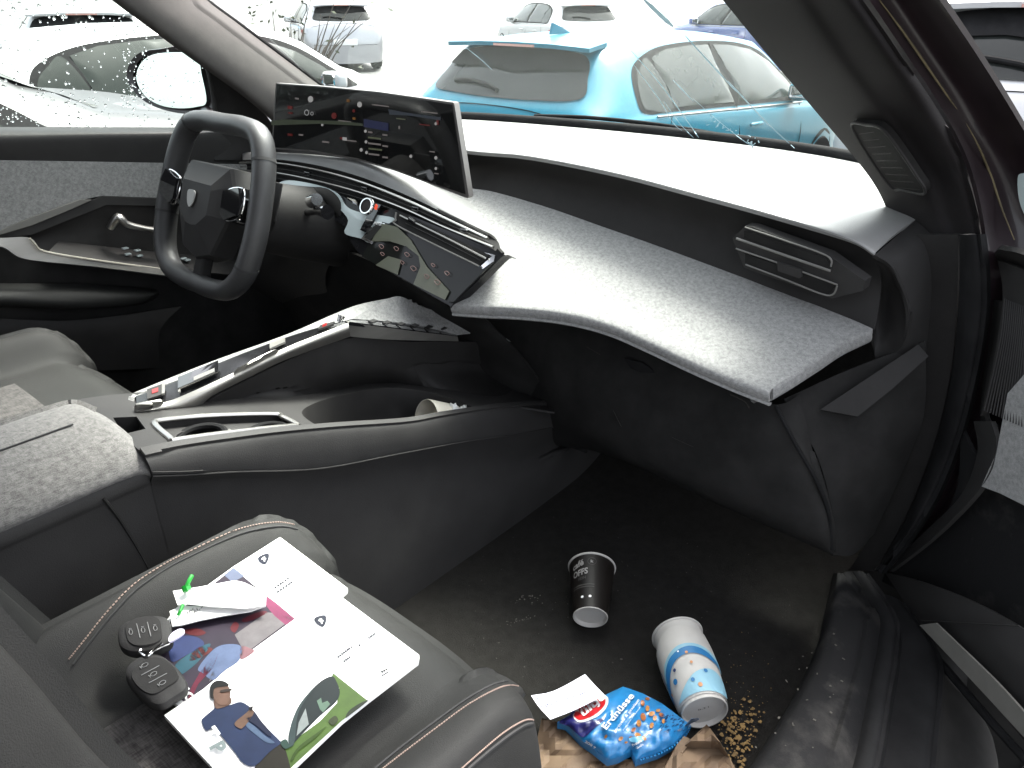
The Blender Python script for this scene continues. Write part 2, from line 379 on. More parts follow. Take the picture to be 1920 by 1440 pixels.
m.build('wax_smear', M['yellow'], body); m = MB()
m.tube([P(u, v, Y=1.222+(min(v, 330)-330)*.0009) for u, v in ((1812, 232), (1835, 275), (1858, 330), (1880, 395), (1902, 450))], [.0003, .0012, .0018, .0012, .0006], 6, n=30)
m.build('wax_smear', M['yellow'], body)
# sill
vz = [(1075, 1563, 1592, 1655, 1700), (1150, 1546, 1640, 1668, 1722), (1210, 1532, 1640, 1680, 1722), (1300, 1492, 1622, 1672, 1716), (1440, 1405, 1592, 1640, 1712), (1600, 1290, 1540, 1600, 1705)]
rows = []
for v, a, b, c, d in vz:
    rows.append([P(a, v, Z=.515), P(a+6, v, Z=.575), P(a*.75+b*.25, v, Z=.592), P(a*.3+b*.7, v, Z=.588), P(b, v, Z=.565)])
rows.append([p+V((-.0, -.75, 0)) for p in rows[-1]])
patch('sill_trim', rows, M['scuffed'], body, 30, 40, .006)
rows2 = []
for (v, a, b, c, d), r in zip(vz, rows):
    e = r[-1]; rows2.append([e, e+V((.012, 0, .012)), e+V((.026, 0, .012)), e+V((.035, 0, -.01)), e+V((.05, 0, -.012)), e+V((.085, 0, -.01)), e+V((.10, 0, -.03))])
rows2.append([p+V((0, -.75, 0)) for p in rows2[-1]])
patch('sill_seal', rows2, M['rubber'], body, 40, 40, .005)
rows3 = [[r[-1], r[-1]+V((.02, 0, -.03)), r[-1]+V((.10, 0, -.10)), r[-1]+V((.13, 0, -.32))] for r in rows2]
rows3 = [[p+V((0, .5, 0)) for p in rows3[0]]]+rows3
patch('rocker_panel', rows3, M['black'], body, 20, 40, .005)
# front wing behind the door
patch('front_wing', [[V((.02, y, .05)), V((.09, y, .35)), V((.10, y, .62)), V((.04, y, .9)), V((-.16, y, 1.0))] for y in (1.24, 1.5, 2.0, 2.5)], M['bodyblack'], body, 20, 20, .004)
MB().slab([[V((-.24, 1.245, z)), V((-.1, 1.25, z)), V((xx, 1.25, z))] for z, xx in ((.04, .02), (.35, .09), (.62, .10), (.9, .04), (1.0, -.06))], .02).build('door_jamb', M['black'], body)
# windscreen: base curve, edges along the pillars
ws_b = [V((-1.70, 1.32, 1.165)), V((-1.5, 1.53, 1.168)), V((-.96, 1.64, 1.170)), V((-.5, 1.62, 1.168)), V((-.22, 1.40, 1.165))]
ws_t = [V((-1.55, .66, 1.58)), V((-1.3, .70, 1.60)), V((-.96, .72, 1.61)), V((-.65, .70, 1.60)), V((-.42, .66, 1.58))]
def wsp(s, t):
    return spline(ws_b, 101)[int(s*100)].lerp(spline(ws_t, 101)[int(s*100)], t)
WB, WT = spline(ws_b, 41), spline(ws_t, 41)
G = [[a.lerp(b, j/10)+V((0, .03, .03))*math.sin(math.pi*j/10) for a, b in zip(WB, WT)] for j in range(11)]
wsg = MB().slab(G, .004).build('windscreen', M['glass'], body)
WS_BVH = BVHTree.FromPolygons([p for r in G for p in r], [(j*41+i, j*41+i+1, (j+1)*41+i+1, (j+1)*41+i) for j in range(10) for i in range(40)])
def onws(u, v, lift=.002):
    d = D(u, v).normalized(); h = WS_BVH.ray_cast(CAM, d)
    return h[0]-d*lift if h[0] else P(u, v, Y=1.4)
# water and resin streaks on the glass
mstreak = mat('dried_streak', (.22, .32, .37), .5)
m = MB()
for pts, r in (([(1183, 95), (1240, 160), (1292, 232), (1310, 258)], .0016), ([(1187, 120), (1235, 185), (1262, 230), (1280, 246)], .0012), ([(1203, -5), (1240, 30), (1262, 50)], .0045), ([(1284, 66), (1310, 95), (1365, 155)], .0018),
               ([(1365, 152), (1400, 190), (1440, 232), (1490, 278)], .0016), ([(1300, 185), (1345, 225), (1400, 268), (1418, 274)], .0009), ([(1245, 190), (1275, 232), (1300, 258)], .001), ([(1262, 150), (1300, 190)], .0014), ([(1345, 130), (1372, 163), (1395, 182)], .001), ([(872, 88), (900, 110), (922, 130)], .0012)):
    G_ = [onws(u, v, .001) for u, v in [(p.x, p.y) for p in spline([V((a, b, 0)) for a, b in pts], 16)]]
    k = len(G_); side = [((G_[min(i+1, k-1)]-G_[max(i-1, 0)]).cross(fwd(G_[i]))).normalized()*r*.7*(.35+.65*math.sin(math.pi*(i+.5)/k))*(.8+.4*rnd.random()) for i in range(k)]
    MB().slab([[a-s for a, s in zip(G_, side)], [a+s for a, s in zip(G_, side)]], .0006).build('streak', mstreak, wsg)
m = MB()
for k in range(26):
    t = rnd.random(); u, v = 1325+90*t+rnd.uniform(-10, 12), 222+50*t+rnd.uniform(-8, 6)
    p = onws(u, v); m.box(p, (rnd.uniform(.002, .008), .001, rnd.uniform(.001, .002)), Matrix.Rotation(rnd.uniform(0, 3), 3, 'Y'))
m.build('debris', mstreak, wsg)['kind'] = 'stuff'
# cowl seal along the foot of the glass, wiper outside
CB = spline(ws_b, 60)
MB().tube([p+V((0, -.004, -.001)) for p in CB], .011, 10, flat=.8).build('windscreen_seal', M['rubber'], body)
MB().slab([[p+V((0, .0, -.01)) for p in CB], [p+V((0, .12, -.03)) for p in CB], [p+V((0, .5, -.13)) for p in CB], [p+V((0, .95, -.30)) for p in CB]], .004).build('bonnet', M['bodyblack'], body)
wp = MB(); wp.tube([V((-1.35, 1.66, 1.166)), V((-1.2, 1.69, 1.172)), V((-1.0, 1.70, 1.172)), V((-.8, 1.695, 1.164))], .005, 8, n=20); wp.build('wiper', M['rubber'], body)
# left front pillar
lp = [((150, -60), (320, -70)), ((210, 0), (385, 0)), ((270, 45), (440, 42)), ((330, 90), (490, 80)), ((400, 140), (545, 121)), ((455, 180), (600, 162)), ((505, 222), (660, 200)), ((540, 260), (700, 235))]
def lrow(a, b):
    r = []
    for k, o in ((0, 0), (.12, .035), (.45, .06), (.8, .05), (1, 0)):
        u, v = a[0]*(1-k)+b[0]*k, a[1]*(1-k)+b[1]*k
        p = P(u, v, X=-1.62-.05*k+o*.6); r.append(p)
    return r
patch('pillar_trim', [lrow(a, b) for a, b in lp], M['pillar'], body, 24, 30, .004)
MB().tube([P(u, v, X=-1.67) for u, v in ((375, -12), (385, 0), (440, 40), (490, 76), (545, 117), (605, 162))], .006, 8, n=30).build('pillar_edge', M['rubber'], body)
r0 = lrow(*lp[0]); patch('roof_rail_trim', [[p+V((.02, -.55, .16))*s for p in r0] for s in (0, .5, 1)], M['pillar'], body, 20, 10, .004)
# roof, rear of cabin
rf = [[V((x, y, z-.05*((x+.97)/.6)**2)) for x in (-1.6, -1.4, -1.0, -.6, -.36)] for y, z in ((.66, 1.62), (.3, 1.69), (-.4, 1.72), (-1.4, 1.70), (-1.9, 1.6))]
patch('roof', rf, M['pillar'], body, 30, 30, .03)
patch('rear_bulkhead', [[V((x, y, z)) for x in (-1.7, -1.0, -.2)] for y, z in ((-1.25, .4), (-1.35, .9), (-1.45, 1.3))], M['fabric_seat'], body, 10, 10, .1)
MB().box((-.20, -.62, .80), (.05, .7, .75), bev=.02).build('rear_door', M['bodyblack'], body)
MB().box((-1.76, -.75, .80), (.05, .95, .75), bev=.02).build('rear_door', M['bodyblack'], body)
MB().tube([V((-.19, -.30, .5)), V((-.19, -.28, 1.1)), V((-.30, -.33, 1.5)), V((-.37, -.38, 1.62))], .045, 10, n=16).build('centre_pillar', M['plastic'], body)
MB().tube([V((-1.76, -.32, .5)), V((-1.76, -.3, 1.1)), V((-1.66, -.33, 1.5)), V((-1.6, -.38, 1.62))], .045, 10, n=16).build('centre_pillar', M['plastic'], body)
# firewall and left wing so that no light leaks under the dash
MB().box((-.95, 1.62, .75), (1.5, .04, .75)).build('firewall', M['black'], body)
patch('front_wing', [[V((-1.78, y, .05)), V((-1.86, y, .32)), V((-1.88, y, .6)), V((-1.82, y, h_-.08)), V((-1.7, y, h_))] for y, h_ in ((1.24, 1.12), (1.5, 1.05), (2.0, .9), (2.5, .72))], M['bodyblack'], body, 20, 20, .004)

# ============================================================ DASHBOARD
dash = thing('dashboard', 'wide two-tier dashboard with grey melange fabric shelf under the windscreen', 'dashboard', (-.95, 1.25, .6))
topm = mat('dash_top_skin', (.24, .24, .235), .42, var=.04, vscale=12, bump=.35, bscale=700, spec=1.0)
fe = [V((-1.70, 1.08, 1.155)), V((-1.45, 1.14, 1.165)), P(880, 284, Y=1.18), P(990, 294, Y=1.18), P(1150, 325, Y=1.175), P(1300, 364, Y=1.165), P(1450, 405, Y=1.155), P(1590, 449, Y=1.145), P(1640, 478, Y=1.15)]
be = [V((-1.72, 1.34, 1.155)), V((-1.5, 1.55, 1.158)), V((-1.2, 1.62, 1.16)), V((-.96, 1.65, 1.16)), V((-.7, 1.66, 1.16)), V((-.5, 1.64, 1.158)), V((-.4, 1.58, 1.155)), P(1688, 391, Z=1.152), P(1724, 406, Y=1.28)]
mid = [a.lerp(b, .5)+V((0, 0, .006)) for a, b in zip(fe, be)]
n1 = [a.lerp(b, .06)+V((0, 0, .004)) for a, b in zip(fe, be)]
lip = [a+V((0, .004, -.008)) for a in fe]
patch('top_pad', [fe, n1, mid, be], topm, dash, 60, 30, .006)
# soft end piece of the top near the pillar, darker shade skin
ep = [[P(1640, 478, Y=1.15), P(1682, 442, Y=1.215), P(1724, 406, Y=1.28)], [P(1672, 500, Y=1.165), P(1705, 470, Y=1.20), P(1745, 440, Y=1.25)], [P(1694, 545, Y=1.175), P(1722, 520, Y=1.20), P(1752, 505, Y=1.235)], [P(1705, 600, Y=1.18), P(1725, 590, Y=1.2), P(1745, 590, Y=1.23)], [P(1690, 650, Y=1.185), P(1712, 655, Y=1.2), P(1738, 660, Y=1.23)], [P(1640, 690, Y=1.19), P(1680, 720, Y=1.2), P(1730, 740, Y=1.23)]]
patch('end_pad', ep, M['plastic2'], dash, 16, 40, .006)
# recessed face between top pad and shelf
se = [V((-1.66, 1.02, 1.09)), V((-1.35, 1.12, 1.10)), P(860, 345, Y=1.19), P(927, 358, Y=1.19), P(1027, 387, Y=1.188), P(1127, 422, Y=1.185), P(1227, 457, Y=1.182), P(1360, 506, Y=1.178), P(1493, 556, Y=1.172), P(1600, 598, Y=1.172), P(1640, 615, Y=1.172)]
fe2 = [V((-1.69, 1.085, 1.148)), V((-1.5, 1.13, 1.155)), P(870, 284, Y=1.184), P(990, 295, Y=1.184), P(1080, 309, Y=1.182), P(1180, 332, Y=1.179), P(1290, 362, Y=1.17), P(1400, 392, Y=1.165), P(1500, 421, Y=1.158), P(1590, 449, Y=1.15), P(1640, 478, Y=1.155)]
md = [a.lerp(b, .5)+V((0, .028, 0)) for a, b in zip(fe2, se)]
patch('recess_panel', [fe2, md, [p+V((0, .004, -.004)) for p in se]], M['plastic'], dash, 60, 16, .004)
# ribbed return at the passenger end
rr = [[P(1590, 455, Y=1.16), P(1600, 520, Y=1.20), P(1610, 570, Y=1.20), P(1625, 608, Y=1.18)], [P(1640, 480, Y=1.155), P(1650, 540, Y=1.215), P(1645, 600, Y=1.215), P(1638, 640, Y=1.19)], [P(1672, 502, Y=1.166), P(1682, 550, Y=1.20), P(1672, 620, Y=1.20), P(1640, 665, Y=1.19)], [P(1706, 580, Y=1.18), P(1706, 598, Y=1.18), P(1690, 650, Y=1.185), P(1640, 690, Y=1.19)]]
patch('end_return', rr, M['plastic'], dash, 24, 24, .004)
# fabric shelf
SPL = plane3(V((-.295, 1.17, 1.005)), V((-1.05, 1.185, 1.092)), P(1200, 630, Z=.968))
def sp2(l): return [P(u, v, pl=SPL) for u, v in l]
sb = sp2([(762, 305), (860, 347), (927, 360), (1027, 389), (1127, 424), (1227, 459), (1360, 508), (1493, 558), (1590, 596), (1636, 616)])
s1 = sp2([(820, 362), (895, 388), (960, 400), (1050, 424), (1140, 460), (1228, 494), (1350, 546), (1470, 595), (1540, 622), (1584, 639)])
sm = sp2([(915, 440), (955, 450), (1010, 462), (1080, 482), (1150, 506), (1230, 538), (1330, 585), (1430, 630), (1495, 655), (1537, 669)])
s3 = sp2([(876, 522), (925, 528), (980, 532), (1050, 541), (1120, 560), (1190, 586), (1270, 626), (1360, 672), (1440, 698), (1492, 700)])
sf = sp2([(848, 568), (905, 572), (960, 574), (1030, 580), (1090, 590), (1150, 607), (1220, 637), (1300, 674), (1380, 708), (1446, 733)])
fr = [p+V((0, -.004, -.006)) for p in sf]; fl = [p+V((0, -.0005, -.019)) for p in sf]; fu = [p+V((0, .010, -.023)) for p in sf]
def shelf_rows(): return [sb, s1, sm, s3, [p+V((0, .006, .003)) for p in sf], fr, fl, fu]
rws = [spline(r, 90) for r in shelf_rows()]
G = []
keys = [0, 1, 2, 3, 4, 5, 6, 7]
cols = [spline([r[i] for r in rws], 57) for i in range(90)]
G = [[cols[i][j] for i in range(90)] for j in range(57)]
shelf = MB().slab(G, .004).build('fabric_shelf', M['fabric'], dash, 70)
# right end thickness of the shelf
rt = [r[-1] for r in shelf_rows()[:5]]; rtS = spline(rt, 20)
e1 = [p+V((.002, -.003, -.006)) for p in rtS]; e2 = [p+V((.0, -.001, -.026*(.45+.55*min(1, (1-abs(i/19-.45)*.6))))) for i, p in enumerate(rtS)]; e3 = [p+V((-.03, .0, -.01)) for p in e2]
patch('shelf_end', [rtS, e1, e2, e3], M['fabric'], dash, 24, 16, .004, smooth=70)
# passenger air vent
pv = plane3(P(1380, 447, Y=1.15), P(1620, 535, Y=1.132), P(1555, 556, Y=1.14))
vent = pxpoly('air_vent', [(1373, 447), (1397, 424), (1412, 426), (1553, 478), (1622, 527), (1618, 545), (1560, 560), (1395, 502)], M['plastic2'], dash, .02, pl=pv)
pxpoly('slot', [(1395, 433), (1404, 434), (1549, 484), (1558, 503), (1550, 504), (1395, 446)], M['black'], vent, .002, pl=pv, lift=.003)
pxpoly('slot', [(1397, 475), (1404, 478), (1569, 534), (1554, 551), (1545, 550), (1397, 494)], M['black'], vent, .002, pl=pv, lift=.003)
for a in ([(1381, 447), (1470, 478), (1557, 508)], [(1397, 426), (1475, 452), (1551, 480), (1558, 500)], [(1380, 466), (1470, 497), (1570, 534)], [(1398, 496), (1475, 525), (1552, 554), (1570, 536)]):
    MB().tube([P(u, v, pl=pv)-fwd(P(u, v, pl=pv))*.005 for u, v in a], .0022 if a[0] in ((1381, 447),) else .0014, 6, n=24).build('blade', M['blade'], vent)
pxpoly('tab', [(1457, 491), (1502, 506), (1503, 519), (1498, 522), (1458, 508)], M['plastic2'], vent, .004, pl=pv, lift=.010)
# glovebox and knee area
gb = [[P(640, 640, Y=1.20), P(880, 600, Y=1.14), P(1100, 615, Y=1.13), P(1300, 700, Y=1.08), P(1440, 757, Y=1.06), P(1500, 740, Y=1.08)],
      [P(700, 720, Y=1.20), P(900, 680, Y=1.14), P(1120, 700, Y=1.09), P(1320, 790, Y=1.05), P(1480, 830, Y=1.03), P(1525, 850, Y=1.06)],
      [P(800, 800, Y=1.2), P(960, 760, Y=1.13), P(1140, 790, Y=1.06), P(1350, 890, Y=1.03), P(1520, 950, Y=1.02), P(1556, 960, Y=1.06)],
      [P(860, 830, Y=1.22), P(1060, 830, Y=1.12), P(1160, 855, Y=1.06), P(1350, 940, Y=1.05), P(1530, 1020, Y=1.04), P(1562, 1036, Y=1.08)],
      [P(880, 850, Y=1.25), P(1060, 840, Y=1.2), P(1160, 862, Y=1.15), P(1350, 947, Y=1.13), P(1530, 1026, Y=1.12), P(1562, 1040, Y=1.14)]]
glove = patch('glovebox', gb, M['black'], dash, 50, 40, .006)
MB().tube([P(u, v, Y=y) for u, v, y in ((1455, 762, 1.05), (1490, 830, 1.025), (1530, 900, 1.025), (1553, 960, 1.04), (1560, 1030, 1.055))], .003, 8, n=30).build('glovebox_seam', M['rubber'], glove)
pxpoly('latch', [(1170, 672), (1205, 680), (1230, 700), (1200, 698), (1182, 690)], M['rubber'], glove, .004, Y=1.085)
dm_ = mat('dust_mark', (.035, .033, .028), .95)
for pts_, r__ in (([(1100, 650, 1.10), (1125, 665, 1.10)], .0012), ([(1150, 770, 1.06), (1165, 800, 1.055)], .0014), ([(1370, 740, 1.05), (1395, 752, 1.045), (1405, 765, 1.045)], .0030), ([(1080, 765, 1.10), (1084, 775, 1.10)], .002), ([(1260, 820, 1.04), (1300, 838, 1.035)], .0006)):
    MB().tube([P(u, v, Y=y-.004) for u, v, y in pts_], r__, 6, n=8, flat=.3).build('scuff', dm_, glove)
# grey facet and end panel to the right of the glovebox
patch('side_panel', [[P(1470, 748, Y=1.075), P(1600, 690, Y=1.15), P(1735, 640, Y=1.21)], [P(1530, 850, Y=1.07), P(1630, 830, Y=1.13), P(1735, 760, Y=1.21)], [P(1560, 960, Y=1.075), P(1640, 900, Y=1.13), P(1712, 840, Y=1.21)], [P(1562, 1040, Y=1.08), P(1600, 1040, Y=1.13), P(1640, 1000, Y=1.18)]], M['black'], dash, 24, 24, .006)
pf = plane3(P(1540, 765, Y=1.09), P(1738, 668, Y=1.185), P(1605, 782, Y=1.105))
pxpoly('side_facet', [(1538, 768), (1722, 646), (1741, 668), (1672, 730), (1608, 781)], M['plastic'], dash, .01, pl=pf)
# ledge under the screen
lg0 = [P(455, 285, Y=1.02), P(520, 286, Y=1.01), P(600, 291, Y=1.01), P(680, 302, Y=1.01), P(760, 325, Y=1.03), P(820, 352, Y=1.06), P(880, 378, Y=1.08)]
lg1 = [P(455, 300, Y=.99), P(520, 299, Y=.985), P(600, 311, Y=.985), P(680, 333, Y=.985), P(760, 365, Y=.985), P(830, 398, Y=.985), P(915, 440, Y=.985)]
ledge_m = mat('ledge_skin', (.11, .11, .108), .32, var=.06, vscale=20, bump=.2, bscale=600)
patch('ledge', [lg0, [a.lerp(b, .5)+V((0, 0, .005)) for a, b in zip(lg0, lg1)], lg1], ledge_m, dash, 50, 10, .004)
# central and driver vents: long dark recess with metal blades
vt = lg1; vb = [P(455, 330, Y=.975), P(520, 338, Y=.975), P(600, 356, Y=.97), P(680, 377, Y=.97), P(760, 404, Y=.965), P(845, 442, Y=.96), P(938, 476, Y=.96)]
cv = patch('long_air_vent', [vt, [a.lerp(b, .5)+V((0, .012, 0)) for a, b in zip(vt, vb)], vb], M['black'], dash, 50, 10, .004)
for t, r, mt, ex in ((.16, .0042, 'satin', 0), (.62, .0038, 'satin', .0), (.40, .0012, 'plastic2', 0), (.86, .0015, 'plastic2', 0)):
    MB().tube([a.lerp(b, t)+V((0, -.006, 0)) for a, b in zip(vt, vb)], r, 8, n=60, up=(0, .3, 1), flat=.6).build('blade', M[mt], cv)
m = MB()
for k, t in enumerate((.30, .52, .72, .9)):
    a = spline(vt, 100)[int(t*99)].lerp(spline(vb, 100)[int(t*99)], .4); m.box(a+V((0, -.004, 0)), (.018, .008, .008), bev=.002)
m.build('vent_tab', M['gloss'], cv)
# gloss control band (driver side to centre)
TP = plane3(P(940, 475, Y=.955), P(845, 570, Y=.90), P(735, 392, Y=.955))
vis = [(524, 345), (545, 340), (600, 350), (640, 366), (665, 384), (700, 400), (735, 392), (760, 400), (940, 475), (938, 484), (852, 568), (838, 570), (760, 525), (680, 480), (650, 440), (640, 420), (560, 372)]
band = pxpoly('control_band', curve2(vis, 90), M['band'], dash, .02, step=25, pl=TP)
def tp(u, v, l=.004): 
    p = P(u, v, pl=TP); return p-fwd(p)*l
silver = mat('pale_gloss_trim', (.40, .46, .47), .12, coat=.6, var=.02)
pxpoly('pale_trim', curve2([(522, 344), (545, 338), (600, 348), (632, 362), (648, 385), (668, 396), (700, 402), (740, 410), (715, 428), (696, 455), (676, 447), (646, 437), (652, 410), (620, 378), (580, 352), (540, 350)], 70), silver, band, .002, pl=TP, lift=.004)
pxpoly('screen_trim', [(757, 430), (780, 432), (800, 447), (928, 478), (926, 490), (905, 504), (770, 443)], M['chrome'], band, .003, pl=TP, lift=.006)
lv_ = pxpoly('lower_air_vent', [(742, 399), (752, 399), (918, 478), (897, 497), (748, 424)], M['black'], band, .003, pl=TP, lift=.0105)
MB().tube([tp(u, v, .012) for u, v in ((743, 398), (742, 412), (750, 426), (898, 499))], .0016, 6, n=24).build('vent_edge', M['blade'], band)
MB().tube([tp(u, v, .014) for u, v in ((750, 404), (830, 443), (910, 484))], .0018, 6, n=24).build('blade', M['satin'], band)
MB().tube([tp(u, v, .013) for u, v in ((760, 418), (830, 452), (900, 488))], .0008, 6, n=24).build('blade', M['plastic2'], band)
MB().box(tp(772, 414, .017), (.016, .006, .008), Matrix.Rotation(.4, 3, 'Y'), bev=.002).build('vent_tab', M['gloss'], band)
# lower touch panel
tpn = pxpoly('touch_panel', [(717, 416), (745, 424), (905, 504), (925, 490), (850, 566), (840, 566), (678, 481)], mat('touch_glass', (.012, .013, .012), .08, spec=.22, var=.1), band, .004, pl=TP, lift=.008)
olive = mat('olive_reflection', (.105, .11, .082), .3, spec=.3, var=.05)  # olive reflection in the touch glass, put into the colour
pxpoly('reflection_area', [(716, 419), (744, 425), (770, 450), (800, 500), (842, 546), (834, 562), (775, 533), (788, 500), (785, 480), (762, 462), (730, 452), (704, 452), (696, 452)], olive, tpn, .001, pl=TP, lift=.0125)
pxpoly('reflection_patch', [(728, 480), (752, 487), (745, 515), (704, 497)], olive, tpn, .001, pl=TP, lift=.0125)
ic = emat('panel_icon', (.9, .55, .5), .10)
for k, (u, v, s) in enumerate(((715, 462, 5), (743, 466, 5), (763, 477, 5), (754, 492, 4), (717, 476, 4), (800, 518, 5), (838, 512, 5), (812, 497, 4), (820, 529, 6), (775, 503, 6))):
    m = MB(); m.tube([tp(u-s*.9, v-2, .014), tp(u, v-s*.7, .014), tp(u+s*.9, v+1, .014), tp(u, v+s*.8, .014)], .0006, 5, closed=True, n=16); m.build('icon', ic, tpn)
# start button and switches
bp = tp(691, 388, .006); n_ = TP[0] if TP[0].dot(fwd(bp)) < 0 else -TP[0]
sb_ = MB(); sb_.lathe(bp, n_, ((0, .017), (.006, .017), (.008, .0155), (.008, .013))); sb_.build('start_button_ring', M['chrome'], band)
MB().lathe(bp, n_, ((.002, .0129), (.006, .0129), (.0065, .011), (.0062, .0001))).build('start_button', M['plastic'], band)
pxpoly('rocker_switch', [(706, 382), (714, 384), (686, 436), (675, 431), (688, 405)], M['gloss'], band, .006, pl=TP, lift=.012)
MB().box(tp(705, 388, .02), (.005, .003, .010), Matrix.Rotation(.5, 3, 'Y')).build('hazard_light', emat('hazard_red', (1, .12, .06), .5), band)
pxpoly('tray_slot', [(703, 416), (722, 419), (697, 458), (677, 447)], M['chrome'], band, .003, pl=TP, lift=.009)
pxpoly('tray_slot_inside', [(704, 421), (716, 424), (694, 451), (683, 445)], M['black'], band, .002, pl=TP, lift=.013)
# dark cheek between panel and shelf
patch('centre_cheek', [[P(940, 474, Y=.962), P(900, 520, Y=.94), P(852, 570, Y=.91)], [P(946, 476, Y=.98), P(906, 524, Y=.965), P(856, 578, Y=.94)], [P(930, 500, Y=1.02), P(905, 545, Y=1.0), P(870, 590, Y=.99)]], M['black'], dash, 12, 10, .01)
# lower centre stack, knee panel, column shroud
patch('centre_stack', [[P(560, 440, Y=1.02), P(680, 483, Y=.945), P(760, 528, Y=.925), P(845, 574, Y=.915), P(900, 590, Y=.99)], [P(540, 520, Y=1.04), P(660, 540, Y=1.0), P(760, 580, Y=.98), P(850, 600, Y=.98), P(930, 620, Y=1.04)], [P(500, 600, Y=1.1), P(650, 600, Y=1.07), P(760, 640, Y=1.05), P(860, 650, Y=1.05), P(1000, 700, Y=1.1)], [P(480, 700, Y=1.2), P(650, 700, Y=1.15), P(760, 740, Y=1.12), P(900, 780, Y=1.12), P(1100, 850, Y=1.16)]], M['black'], dash, 30, 24, .006)
patch('knee_panel', [[P(400, 400, Y=.99), P(520, 400, Y=.97), P(610, 410, Y=.965), P(650, 445, Y=.965)], [P(400, 470, Y=.98), P(500, 470, Y=.94), P(590, 455, Y=.935), P(630, 475, Y=.955)], [P(400, 540, Y=1.02), P(480, 530, Y=.98), P(560, 510, Y=.97), P(610, 520, Y=.99)], [P(400, 600, Y=1.1), P(480, 590, Y=1.1), P(560, 570, Y=1.08), P(620, 580, Y=1.08)]], M['plastic2'], dash, 24, 24, .006)
lowd = [[V((x, y, z)) for x in (-1.72, -1.5, -1.3, -1.15)] for y, z in ((1.0, 1.08), (1.0, 1.0), (1.04, .9), (1.2, .85))]
patch('driver_lower_panel', lowd, M['plastic'], dash, 10, 14, .005)
sh = MB(); sh.tube([V((-1.33, .80, 1.075)), V((-1.33, .88, 1.045)), V((-1.33, .99, 1.01))], [.062, .068, .078], 24, n=10, flat=1.1); sh.build('column_shroud', M['plastic'], dash)
MB().tube([V((-1.27, .87, 1.075)), V((-1.22, .86, 1.088)), V((-1.18, .855, 1.094))], [.007, .007, .014], 10, n=12).build('stalk', M['gloss'], dash)
# reflection-bright end of the stalk
MB().tube([P(584, 378, Y=.86), P(594, 374, Y=.855)], [.0125, .0115], 14).build('stalk_cap', M['chrome'], dash)
MB().tube([P(560, 330+36, Y=.93), P(610, 366, Y=.93), P(640, 400, Y=.94), P(648, 420, Y=.95)], [.012, .014, .012, .008], 10, n=16).build('cluster_hood', M['black'], dash)
# display
SY = 1.0
def sc(u, v, l=0): return P(u, v, Y=SY-l)
frm = mat('display_rim', (.16, .15, .145), .4, metal=.6)
out = [(517, 156), (604, 162), (708, 172), (850, 192), (852, 196), (879, 368), (876, 372), (812, 347), (740, 320), (667, 299), (583, 284), (509, 279)]
disp = pxpoly('display_screen', out, frm, dash, .012, Y=SY)
dglass = mat('display_glass', (.010, .010, .010), .05, spec=.5, coat=.4, var=.1)
pxpoly('display_glass', [(519, 158), (604, 164), (708, 174), (847, 196), (872, 364), (812, 344), (740, 317), (667, 296), (583, 281), (511, 276)], dglass, disp, .001, Y=SY, lift=.002)
L1 = .0045
def ui(name, col, s, polys):
    mm_ = emat(name, col, s)
    for q in polys: pxpoly(name, q, mm_, disp, .0004, Y=SY, lift=L1)
def rect(u, v, a, b, sl=.12): return [(u, v), (u+a, v+a*sl), (u+a, v+b+a*sl), (u, v+b)]
def disc(u, v, r, n=12): return [(u+r*.8*math.cos(6.283*k/n), v+r*math.sin(6.283*k/n)) for k in range(n)]
ui('map_glow', (.30, .36, .22), .035, [[(508, 227), (530, 224), (640, 227), (680, 232), (680, 236), (600, 232), (509, 235)]])
ui('menu_backdrop', (.10, .12, .40), .04, [[(682, 223), (728, 231), (728, 246), (682, 238)]])
ui('sky_band', (.16, .2, .27), .05, [[(728, 205), (760, 211), (826, 220), (826, 226), (770, 217), (730, 215)]])
ui('symbol', (.9, .88, .86), .15, [disc(582, 186, 6), disc(674, 196, 5.5), disc(604, 234, 2.5), disc(712, 235, 3), disc(695, 231, 2.8), disc(722, 236, 2.8), disc(685, 246, 3), disc(686, 266, 3), disc(687, 286, 3), disc(770, 293, 3.2), disc(817, 232, 3), disc(817, 296, 3.4), disc(817, 316, 2.8), disc(677, 281, 3.4), rect(642, 257, 8, 6)])
ring = MB(); ring.tube([sc(u, v, .004) for u, v in disc(575, 211, 5)], .0008, 5, closed=True); ring.tube([sc(u, v, .004) for u, v in disc(585, 213, 3)], .0006, 5, closed=True); ring.build('gauge_ring', emat('gauge', (.6, .6, .6), .2), disp)
ui('text_line', (.7, .62, .6), .08, [rect(634, 225, 24, 4), rect(690, 246, 8, 3), rect(717, 251, 9, 3), rect(690, 267, 24, 3), rect(717, 272, 10, 3), rect(691, 287, 20, 3), rect(717, 293, 10, 3), rect(604, 264, 13, 3), rect(560, 251, 8, 3), rect(650, 262, 18, 2), rect(697, 195, 32, 2), rect(790, 208, 30, 2), rect(805, 283, 10, 2), rect(814, 324, 8, 2), rect(553, 183, 7, 3), rect(747, 236, 3, 6)])
ui('text_line', (.45, .5, .3), .06, [rect(690, 256, 24, 3), rect(691, 277, 25, 3), rect(743, 221, 17, 2)])
ui('warning_symbol', (.9, .05, .04), .03, [disc(626, 217, 6), rect(539, 198, 9, 6), rect(540, 210, 8, 3), rect(539, 250, 9, 4), rect(637, 257, 5, 4), disc(663, 208, 3), rect(818, 220, 4, 14), rect(786, 232, 20, 2)])
ui('warning_symbol', (.7, .3, .05), .08, [rect(650, 186, 5, 5), rect(661, 220, 5, 4)])

